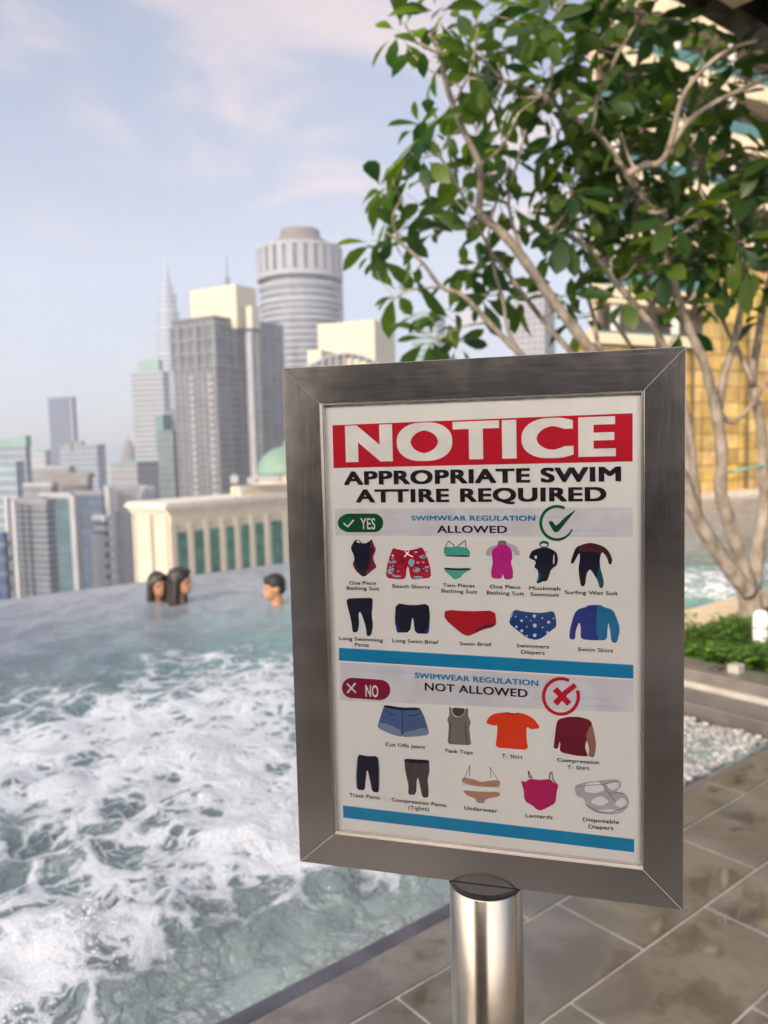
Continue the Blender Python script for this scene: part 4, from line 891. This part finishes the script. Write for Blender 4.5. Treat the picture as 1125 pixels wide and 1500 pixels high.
for y in (((496.6, 948.7), (927.8, 973.8), (927.8, 994), (496.6, 967.4)), ((502.4, 1179.8), (929, 1229.2), (929, 1248.4), (503, 1197.5))):
    A = Art(); A.poly(list(y), 'blue', sm=0, lay=5); A.build('blue_stripe')
# the garments
def garment(label, *lay):
    A = Art()
    for i, (kind, pts, *a) in enumerate(lay):
        if kind == 'p': A.poly(pts, a[0], a[1], 1, 5+i*.5)
        else:
            for k in range(len(pts)-1): A.line(pts[k:k+2], a[0], a[1], a[2], 5+i*.5+k*.05)
    A.build('garment_picture', label)
garment('black one piece bathing suit with red side stripes',
 ('p', [(188,285),(163,325),(160,350),(180,390),(184,420),(170,455),(195,500),(240,538),(262,534),(300,500),(338,472),(318,430),(312,405),(334,350),(318,320),(303,278),(292,290),(265,308),(235,308),(215,282)], 'navy', Z3f),
 ('p', [(296,285),(334,350),(310,405),(318,430),(338,472),(310,492),(270,520),(262,520),(285,440),(292,400),(290,340)], 'maroon', Z3f), ('p', [(300,330),(314,350),(298,410),(286,470),(272,505),(292,420)], 'navy', Z3f),
 ('p', [(172,450),(182,425),(192,470),(225,525),(200,505)], 'maroon', Z3f), ('p', [(196,296),(210,286),(228,308),(206,303)], 'white', Z3f))
garment('red beach shorts with a grey blue leaf pattern',
 ('p', [(452,332),(545,350),(645,328),(680,390),(705,470),(712,545),(640,552),(570,556),(556,470),(545,470),(535,555),(470,555),(400,545),(405,470),(428,390)], 'dkred', Z3f),
 *[('p', [(x-a,y),(x-a*.2,y-b),(x+a,y-b*.4),(x+a*.6,y+b*.8),(x-a*.3,y+b)], c, Z3f) for x,y,a,b,c in ((445,430,38,14,'sky'),(430,500,22,22,'sky'),(500,385,26,9,'mag'),(575,440,24,30,'sky'),(610,490,30,18,'sky'),(655,400,30,14,'sky'),(680,470,20,10,'sky'),(500,470,26,14,'mag'),(620,540,36,8,'sky'),(480,535,30,7,'sky'),(640,440,30,10,'mag'),(600,380,20,10,'mag'),(670,520,26,12,'mag'),(515,430,14,16,'wine'),(650,490,14,16,'wine'),(450,460,16,10,'wine'))],
 *[('p', [(x-a,y),(x-a*.3,y-b),(x+a*.7,y-b*.6),(x+a,y+b*.3),(x,y+b)], c, Z3f) for x,y,a,b,c in [(random.uniform(428,500) if i % 2 else random.uniform(600,690), random.uniform(365,530), random.uniform(6,15), random.uniform(4,9), random.choice(('sky','mag','wine','sky','maroon'))) for i in range(46)]],
 ('p', [(455,330),(545,348),(642,326),(640,338),(545,360),(456,341)], 'lgrey', Z3f), ('l', [(535,362),(560,385),(590,400)], .0009, 'pale', Z3f), ('l', [(560,362),(545,385),(530,400)], .0009, 'pale', Z3f))
garment('teal two piece bathing suit',
 ('p', [(806,330),(796,350),(803,395),(975,400),(978,375),(950,335),(880,330),(845,335)], 'teal', Z3f), ('p', [(803,390),(976,392),(974,403),(806,398)], 'navy', Z3f), ('l', [(806,332),(832,292),(868,322),(872,332)], .0007, 'navy', Z3f), ('l', [(888,332),(945,288),(950,336),(976,372)], .0007, 'navy', Z3f),
 ('p', [(800,475),(892,482),(984,478),(975,510),(915,540),(882,556),(865,552),(830,520),(803,495)], 'teal', Z3f), ('p', [(800,474),(892,480),(985,478),(984,492),(892,494),(803,488)], 'navy', Z3f), ('p', [(984,492),(978,510),(915,540),(930,520),(960,500)], 'pale', Z3f))
garment('pink short sleeved one piece bathing suit with grey sleeves',
 ('p', [(175,285),(205,276),(235,284),(232,300),(270,340),(272,400),(262,420),(278,480),(276,532),(222,536),(208,495),(203,530),(136,528),(132,480),(144,420),(136,375),(136,340),(178,305)], 'pink', Z4f),
 ('p', [(170,306),(110,325),(93,375),(133,378),(140,335),(178,312)], 'lgrey', Z4f), ('p', [(235,292),(300,315),(328,370),(290,378),(272,340),(232,306)], 'lgrey', Z4f), ('p', [(174,284),(205,275),(237,284),(230,306),(205,302),(180,308)], 'grey', Z4f), ('l', [(205,305),(205,420)], .0006, 'mag', Z4f))
garment('black full cover swimsuit with a blue cap',
 ('p', [(455,325),(510,325),(550,345),(565,360),(575,400),(566,442),(545,455),(525,475),(515,510),(500,546),(475,546),(458,555),(440,562),(430,556),(445,515),(440,470),(415,455),(430,415),(385,395),(382,385),(400,345)], 'navy', Z4f),
 ('p', [(450,292),(478,276),(512,288),(512,306),(480,295),(452,304)], 'petrol', Z4f), ('l', [(452,300),(462,322),(500,322),(511,302)], .0011, 'petrol', Z4f), ('p', [(418,378),(436,376),(432,402),(420,394)], 'white', Z4f), ('p', [(544,370),(550,372),(549,430),(540,434)], 'white', Z4f), ('p', [(446,482),(462,490),(456,540),(440,560),(432,552),(448,516)], 'petrol', Z4f))
garment('dark long sleeved surfing wet suit',
 ('p', [(745,300),(785,292),(830,300),(880,320),(910,350),(932,400),(925,436),(908,434),(895,385),(862,350),(848,400),(850,450),(872,530),(876,565),(866,594),(846,586),(835,540),(785,462),(760,500),(752,575),(725,582),(714,520),(708,460),(718,400),(716,355),(690,400),(675,430),(655,428),(668,380),(692,320)], 'navy', Z4f),
 ('p', [(745,300),(785,292),(830,300),(880,320),(910,350),(932,400),(925,436),(908,434),(895,385),(862,350),(845,360),(790,350),(725,355),(700,330)], 'brown', Z4f), ('p', [(838,460),(850,450),(872,530),(876,565),(866,594),(846,586),(832,530)], 'petrol', Z4f))
garment('black long swimming pants',
 ('p', [(130,688),(220,684),(309,682),(310,730),(302,800),(313,870),(298,944),(268,946),(264,890),(236,800),(220,775),(212,800),(218,860),(207,918),(172,920),(165,860),(148,780),(133,730)], 'navy', Z3f))
garment('black long swim brief with blue leg panels',
 ('p', [(468,718),(580,735),(692,722),(704,800),(694,930),(600,928),(588,825),(580,820),(566,920),(476,922),(460,840)], 'navy', Z3f), ('p', [(461,845),(490,890),(500,921),(476,922)], 'royal', Z3f), ('p', [(703,840),(685,885),(662,929),(694,930)], 'royal', Z3f))
garment('red swim brief', ('p', [(652.5,893),(690,895.5),(725,894),(727.5,914),(722,918.5),(708,922),(690,930.5),(684,931.5),(676,928),(655,910),(650.5,903)], 'dkred', PXf), ('p', [(727.5,914),(722,918.5),(708,922),(694,928.5),(700,920),(712,914)], 'wine', PXf), ('l', [(713,894.5),(716.5,917)], .0008, 'wine', PXf))
def star(cx, cy, r, f):
    return ('p', [(cx+(r if i % 2 == 0 else r*.42)*math.sin(i*math.pi/5), cy-(r if i % 2 == 0 else r*.42)*math.cos(i*math.pi/5)) for i in range(10)], 'pale', f)
garment('navy swimmers diaper with white stars',
 ('p', [(285,732),(345,745),(400,752),(470,755),(545,740),(560,790),(564,845),(530,870),(470,920),(425,934),(370,920),(300,865),(250,825),(262,775)], 'stars', Z4f), *[star(x, y, r, Z4f) for x, y, r in ((418,775,17),(334,806,13),(512,816,14),(420,838,19),(335,872,14),(420,902,17),(505,882,12),(366,780,7),(470,788,8),(294,778,7),(368,845,7),(472,850,8),(368,905,8),(395,806,6),(545,790,7),(300,845,11))],
 ('p', [(262,770),(272,745),(280,748),(266,795)], 'sky', Z4f))
garment('blue swim shirt, half royal and half azure',
 ('p', [(770,703),(858,702),(865,712),(930,732),(950,760),(984,860),(962,954),(925,948),(915,860),(905,815),(900,860),(896,934),(815,936),(722,928),(724,860),(715,810),(690,870),(686,932),(646,926),(652,860),(680,760),(705,730),(762,714)], 'royal', Z4f),
 ('p', [(828,703),(858,702),(865,712),(930,732),(950,760),(984,860),(962,954),(925,948),(915,860),(905,815),(900,860),(896,934),(828,935)], 'azure', Z4f), ('l', [(770,768),(815,768)], .0006, 'azure', Z4f))
garment('blue cut off denim jeans',
 ('p', [(390,385),(510,405),(632,403),(665,470),(692,560),(696,592),(610,604),(520,608),(512,592),(505,606),(440,590),(342,545),(352,500),(375,430)], 'denim', Z5f), ('p', [(352,505),(420,520),(505,560),(505,604),(440,590),(342,545)], 'denim2', Z5f), ('p', [(690,560),(696,592),(610,604),(520,606),(520,575),(600,560),(660,540)], 'denim2', Z5f),
 ('p', [(388,386),(510,406),(632,404),(636,420),(510,425),(384,402)], 'navy', Z5f), ('l', [(512,425),(514,590)], .0007, 'navy', Z5f), ('l', [(400,420),(425,450),(470,455)], .0006, 'navy', Z5f), ('l', [(555,455),(600,460),(640,440)], .0008, 'navy', Z5f))
garment('grey tank top',
 ('p', [(832,402),(848,402),(856,450),(885,472),(920,465),(940,440),(948,408),(966,412),(964,460),(984,505),(972,540),(978,600),(988,664),(900,660),(822,654),(830,580),(832,520),(820,490),(838,450)], 'grey', Z5f), ('p', [(852,404),(945,410),(938,440),(918,462),(888,468),(860,448)], 'dgrey', Z5f), ('l', [(846,500),(840,580),(836,652)], .0009, 'dgrey', Z5f), ('l', [(945,500),(950,580),(960,660)], .0009, 'dgrey', Z5f))
garment('orange red short sleeved shirt',
 ('p', [(185,308),(220,303),(258,312),(300,308),(345,322),(385,345),(425,402),(365,410),(340,390),(338,460),(350,536),(250,528),(148,520),(158,450),(162,380),(140,388),(90,372),(110,330),(150,312)], 'orange', Z6f), ('p', [(216,302),(258,312),(298,307),(290,318),(256,322),(224,315)], 'dkred', Z6f))
garment('wine red compression shirt with a skin toned arm',
 ('p', [(530,348),(590,332),(660,332),(730,352),(745,400),(765,500),(752,582),(715,575),(722,530),(705,480),(695,520),(710,560),(715,576),(640,570),(540,548),(545,500),(540,480),(532,528),(502,526),(510,470),(518,390)], 'wine', Z6f), ('p', [(735,375),(750,420),(765,500),(752,582),(715,575),(722,530),(705,470),(702,440)], 'tan2', Z6f), ('p', [(706,470),(722,530),(714,572),(696,520)], 'white', Z6f))
garment('navy track pants with a pale side stripe', ('p', [(205,724),(270,738),(345,738),(358,800),(356,988),(306,984),(290,900),(272,822),(262,900),(256,974),(200,968),(192,880)], 'navy', Z5f), ('l', [(207,728),(197,880),(202,966)], .0005, 'sky', Z5f), ('l', [(348,745),(355,860),(353,986)], .0005, 'sky', Z5f))
garment('charcoal compression tights', ('p', [(526,758),(610,762),(696,764),(701,840),(686,900),(694,960),(692,1024),(650,1022),(638,960),(622,885),(612,900),(608,1004),(552,1004),(556,940),(532,840)], 'dgrey', Z5f), ('p', [(526,755),(610,760),(697,764),(698,788),(610,786),(528,780)], 'navy', Z5f))
PQ = lambda x, y: (600+x/2.143, 1100+y/2.143)
garment('beige underwear set', ('p', [(165,82),(200,88),(225,98),(255,92),(284,92),(284,112),(225,110),(165,100)], 'tan', PQ), ('l', [(170,90),(190,44),(188,80)], .0006, 'tan2', PQ), ('l', [(280,95),(252,50),(256,84)], .0006, 'tan2', PQ), ('p', [(165,122),(225,128),(284,128),(284,142),(240,150),(234,164),(212,162),(205,148),(180,140)], 'tan', PQ), ('l', [(165,102),(225,111),(284,113)], .0005, 'tan2', PQ))
garment('magenta strapped leotard', ('p', [(303,720),(330,728),(360,706),(420,715),(478,708),(505,735),(534,745),(524,790),(516,860),(470,885),(430,904),(405,902),(375,875),(325,845),(322,780)], 'mag', Z6f), ('l', [(375,708),(352,700),(350,662),(365,690),(372,705)], .0009, 'wine', Z6f), ('l', [(478,710),(480,680),(494,670),(496,708),(520,742)], .0009, 'wine', Z6f), ('l', [(305,720),(330,729),(360,708),(420,717),(478,710)], .0006, 'pale', Z6f))
garment('pale grey disposable diapers', ('p', [(635,750),(700,730),(790,722),(880,712),(916,730),(915,760),(880,790),(935,795),(968,840),(955,890),(920,920),(850,932),(760,918),(705,880),(690,830),(650,820),(636,785)], 'lgrey', Z6f), ('p', [(700,738),(790,728),(820,780),(760,800),(690,790)], 'pale', Z6f), ('p', [(820,740),(900,728),(905,760),(860,785)], 'pale', Z6f), ('p', [(720,850),(790,810),(850,850),(790,880)], 'pale', Z6f), ('p', [(870,860),(930,820),(955,860),(915,890)], 'pale', Z6f), ('p', [(760,905),(850,895),(910,905),(850,920)], 'pale', Z6f), ('l', [(790,728),(835,790),(885,855)], .0007, 'grey', Z6f), ('l', [(640,760),(720,750),(800,745),(900,725)], .0006, 'grey', Z6f), ('l', [(700,870),(770,910),(850,918),(940,885)], .0008, 'grey', Z6f), ('l', [(840,800),(890,795),(930,800)], .0006, 'grey', Z6f))
CAP = []
def cap(f, s, xl, yl, xr, yr, h=24): a, b = f(xl, yl), f(xr, yr); sc = f(0, 1)[1]-f(0, 0)[1]; CAP.append((s, *a, *b, h*sc))
for a in (('One Piece',150,592,333,593),('Bathing Suit',131,626,357,632),('Beach Shorts',445,613,703,620),('Two Pieces',791,607,1012,612),('Bathing Suit',782,645,1028,654),('Long Swimming',81,970,381,985),('Pants',188,1014,285,1018),('Long Swim Brief',445,986,762,1000)): cap(Z3f, *a, 25)
for a in (('One Piece',124,592,327,597),('Bathing Suit',103,632,351,640),('Muslimah',383,602,590,607),('Swimsuit',391,643,583,648),('Surfing Wet Suit',617,630,968,638),('Swimmers',300,980,515,990),('Diapers',330,1022,487,1030),('Swim Shirt',705,1005,938,1016)): cap(Z4f, *a, 25)
for a in (('Cut Offs Jeans',397,667,671,687),('Tank Tops',803,710,998,726),('Track Pants',150,1014,359,1034),('Compression Pants',440,1046,815,1088),('(Tights)',553,1101,699,1114)): cap(Z5f, *a, 25)
for a in (('T- Shirt',188,582,316,590),('Compression',524,605,782,622),('T- Shirt',587,650,724,657),('Leotards',333,944,499,956),('Disposable',682,968,904,986),('Diapers',717,1012,869,1022)): cap(Z6f, *a, 23)
cap(PXf, 'Swim Brief', 673.7, 945, 720.4, 946.7, 5.4); cap(PXf, 'Underwear', 680, 1185.6, 729, 1190.2, 5.6)
text('caption_lettering', CAP, 'black', dup=.022)
# rust and tape on the lower edge
A = Art(); A.poly([(600, 1236), (640, 1233), (700, 1238), (735, 1244), (690, 1246), (640, 1241)], 'tan2', sm=2, lay=4); A.build('rust_stain', 'brown rust stain along the bottom margin')
# clear cover sheet
def acrylic():
    m = bpy.data.materials.new('clear_acrylic'); m.use_nodes = True; t = m.node_tree; t.nodes.remove(t.nodes['Principled BSDF']); out = t.nodes['Material Output']
    tr = t.nodes.new('ShaderNodeBsdfTransparent'); tr.inputs[0].default_value = (.97, .975, .975, 1); gl = t.nodes.new('ShaderNodeBsdfGlossy'); gl.inputs['Roughness'].default_value = .05
    fr = t.nodes.new('ShaderNodeFresnel'); fr.inputs[0].default_value = 1.36; ms = t.nodes.new('ShaderNodeMixShader')
    tc = t.nodes.new('ShaderNodeTexCoord'); n = t.nodes.new('ShaderNodeTexNoise'); n.inputs['Scale'].default_value = 7; t.links.new(tc.outputs['Object'], n.inputs[0])
    bp = t.nodes.new('ShaderNodeBump'); bp.inputs['Strength'].default_value = .15; bp.inputs['Distance'].default_value = .002; t.links.new(n.outputs[0], bp.inputs['Height']); t.links.new(bp.outputs[0], gl.inputs['Normal'])
    t.links.new(fr.outputs[0], ms.inputs[0]); t.links.new(tr.outputs[0], ms.inputs[1]); t.links.new(gl.outputs[0], ms.inputs[2]); t.links.new(ms.outputs[0], out.inputs[0]); return m
m = MB(); m.box((ix0-.001, .0065, iz0-.001), (ix1-ix0+.002, 0, 0), (0, .0006, 0), (0, 0, iz1-iz0+.002)); m.build('cover_sheet', acrylic(), sign, local=True)
# post, cap, base
pcx = sp(708, 1306)[0]; PR = .0362; PY = .016
m = MB(); m.lathe((pcx, PY, 0), [(PR, .02), (PR, oz0-.006), (PR-.002, oz0-.004)], 64); m.build('post', M_POST, sign, local=True, smooth=True)
m = MB(); m.lathe((pcx, PY, oz0), [(PR-.002, -.0045), (PR+.0008, -.0038), (PR+.0008, -.0012), (PR-.002, -.0002)], 64); m.build('post_cap', mat('black_cap', (.018, .017, .018), .22, var=.2), sign, local=True)
m = MB(); m.lathe((pcx, PY, 0), [(.17, .001), (.17, .008), (.155, .018), (.05, .026), (PR+.004, .03)], 48); m.build('base', M_POST, sign, local=True, smooth=True)

# ------------------------------------------------------------------ three bathers
def skin_mat(name, c):
    m = mat(name, c, .45, var=.12, scale=20); return m
def remesh(mb, name, m, parent, vox=.011, sm=6):
    o = mb.build(name, m, parent, local=True, smooth=True)
    r = o.modifiers.new('r', 'REMESH'); r.mode = 'VOXEL'; r.voxel_size = vox; r.use_smooth_shade = True
    s = o.modifiers.new('s', 'SMOOTH'); s.iterations = sm; s.factor = .5
    dg = bpy.context.evaluated_depsgraph_get(); me = bpy.data.meshes.new_from_object(o.evaluated_get(dg)); o.modifiers.clear(); o.data = me
    me.polygons.foreach_set('use_smooth', [True]*len(me.polygons)); return o
def capsule(m, a, b, r0, r1):
    a, b = Vector(a), Vector(b); n = 6; pts = [a.lerp(b, i/n) for i in range(n+1)]; m.tube(pts, [r0+(r1-r0)*i/n for i in range(n+1)], 12); m.ball(a, r0, 12, 8); m.ball(b, r1, 12, 8)
def person(px, py, label, face, hz, scale, skin, hair, top=None, drop=.0):
    P = on_z(px, py, WZ); t = thing('person', (P.x, P.y, WZ), label, 'person', rz=face)      # local +x is where the person looks, z = 0 at the water line
    k = scale; H = hz      # height of the chin above the water
    m = MB(); hc = H+.115*k
    m.ball((-.008*k, 0, hc+.02*k), (.098*k, .078*k, .108*k), 20, 14); m.ball((.03*k, 0, hc-.055*k), (.062*k, .056*k, .062*k), 16, 10)      # skull, jaw
    m.ball((.096*k, 0, hc-.022*k), (.017*k, .013*k, .016*k), 8, 6); capsule(m, (.086*k, 0, hc+.012*k), (.098*k, 0, hc-.018*k), .009*k, .012*k)
    m.ball((.082*k, 0, hc-.058*k), (.014*k, .024*k, .009*k), 8, 6); m.ball((.078*k, 0, hc-.092*k), (.018*k, .022*k, .016*k), 8, 6)      # lips, chin
    m.ball((.076*k, .03*k, hc+.024*k), (.012*k, .026*k, .010*k), 8, 6); m.ball((.076*k, -.03*k, hc+.024*k), (.012*k, .026*k, .010*k), 8, 6)      # brow
    for s in (-1, 1): m.ball((-.008*k, s*.080*k, hc-.008*k), (.018*k, .011*k, .030*k), 10, 8)
    capsule(m, (-.02*k, 0, hc-.05*k), (-.035*k, 0, H-.09*k), .052*k, .058*k)
    sz = H-.15*k
    for s in (-1, 1):
        capsule(m, (-.035*k, s*.02, sz+.045*k), (-.04*k, s*.155*k, sz), .055*k, .055*k)
        capsule(m, (-.04*k, s*.165*k, sz-.01), (.03*k, s*.24*k, sz-.25*k), .047*k, .037*k); capsule(m, (.03*k, s*.24*k, sz-.25*k), (.22*k, s*.2*k, sz-.26*k), .036*k, .027*k); m.ball((.28*k, s*.19*k, sz-.26*k), (.06*k, .035*k, .016*k), 10, 6)
        capsule(m, (-.03*k, s*.085*k, sz-.52*k), (.02*k, s*.1*k, sz-.9*k), .075*k, .05*k); capsule(m, (.02*k, s*.1*k, sz-.9*k), (-.03*k, s*.1*k, sz-1.28*k), .05*k, .034*k)
    m.ball((-.035*k, 0, sz-.14*k), (.105*k, .155*k, .2*k), 18, 12); m.ball((-.035*k, 0, sz-.36*k), (.09*k, .13*k, .2*k), 18, 12); m.ball((-.04*k, 0, sz-.5*k), (.1*k, .15*k, .11*k), 18, 12)
    body = remesh(m, 'body', skin, t)
    for s in (-1, 1):
        e = MB(); e.ball((.083*k, s*.031*k, hc+.004*k), (.008*k, .012*k, .007*k), 8, 6); e.build('eye', M_DARK, t, local=True, smooth=True)
    m = MB()
    if hair == 'short':
        m.ball((-.016*k, 0, hc+.045*k), (.104*k, .085*k, .096*k), 20, 14); m.ball((-.055*k, 0, hc-.005*k), (.062*k, .076*k, .07*k), 16, 10); m.ball((.05*k, 0, hc+.085*k), (.05*k, .062*k, .036*k), 14, 8)
    else:
        m.ball((-.022*k, 0, hc+.04*k), (.108*k, .092*k, .10*k), 20, 14); 
        for s in (-1, 1): capsule(m, (-.01*k, s*.068*k, hc+.03*k), (-.03*k, s*.085*k, H-.20*k), .04*k, .042*k)
        capsule(m, (-.07*k, 0, hc+.02*k), (-.10*k, 0, H-.26*k), .075*k, .075*k); m.ball((.045*k, .02*k, hc+.09*k), (.05*k, .05*k, .03*k), 12, 8)
    remesh(m, 'hair', mat('black_hair', (.012, .010, .010), .5, var=.4, scale=60, stretch=(3, 3, .5)), t, .009, 3)
    if top:
        m = MB()
        for s in (-1, 1):
            capsule(m, (-.035*k, s*.05*k, sz+.03*k), (-.04*k, s*.16*k, sz+.005), .066*k, .066*k); capsule(m, (-.04*k, s*.168*k, sz-.01), (.0*k, s*.215*k, sz-.15*k), .059*k, .05*k)
        m.ball((-.035*k, 0, sz-.14*k), (.118*k, .168*k, .2*k), 18, 12); m.ball((-.035*k, 0, sz-.36*k), (.102*k, .143*k, .2*k), 18, 12)
        remesh(m, 'top', top, t, .012, 4)
    return t
SK1 = skin_mat('warm_brown_skin', (.30, .145, .085)); SK2 = skin_mat('tan_skin', (.42, .22, .13)); SK3 = skin_mat('deep_tan_skin', (.40, .20, .11))  # one even skin tone for each bather
person(233, 884, 'girl with dark hair in a red swim top, beside the longer haired woman', R(-50), .06, .93, SK1, 'long', mat('red_swim_top', (.42, .03, .06), .6))
person(266, 883, 'woman with long black hair in dark swim top, beside girl in red', R(-12), .075, 1.0, SK2, 'long', mat('dark_swim_top', (.012, .014, .03), .6))
person(402, 888, 'bare shouldered boy with short black hair in water beside the sign', R(205), .055, .93, SK3, 'short')

# ------------------------------------------------------------------ haze over the city
mb = MB(); mb.box((-1300, -60, CITY_Z-1), (2600, 0, 0), (0, 1960, 0), (0, 0, 570))
HZ = bpy.data.materials.new('haze'); HZ.use_nodes = True; t_ = HZ.node_tree; t_.nodes.remove(t_.nodes['Principled BSDF'])
pv = t_.nodes.new('ShaderNodeVolumePrincipled'); pv.inputs['Color'].default_value = (.86, .91, 1.0, 1); pv.inputs['Density'].default_value = .00034; pv.inputs['Anisotropy'].default_value = 0
t_.links.new(pv.outputs[0], t_.nodes['Material Output'].inputs['Volume'])
hz = mb.build('haze', HZ); hz['kind'] = 'stuff'; tag(hz, 'thin blue grey haze over the city', 'haze')
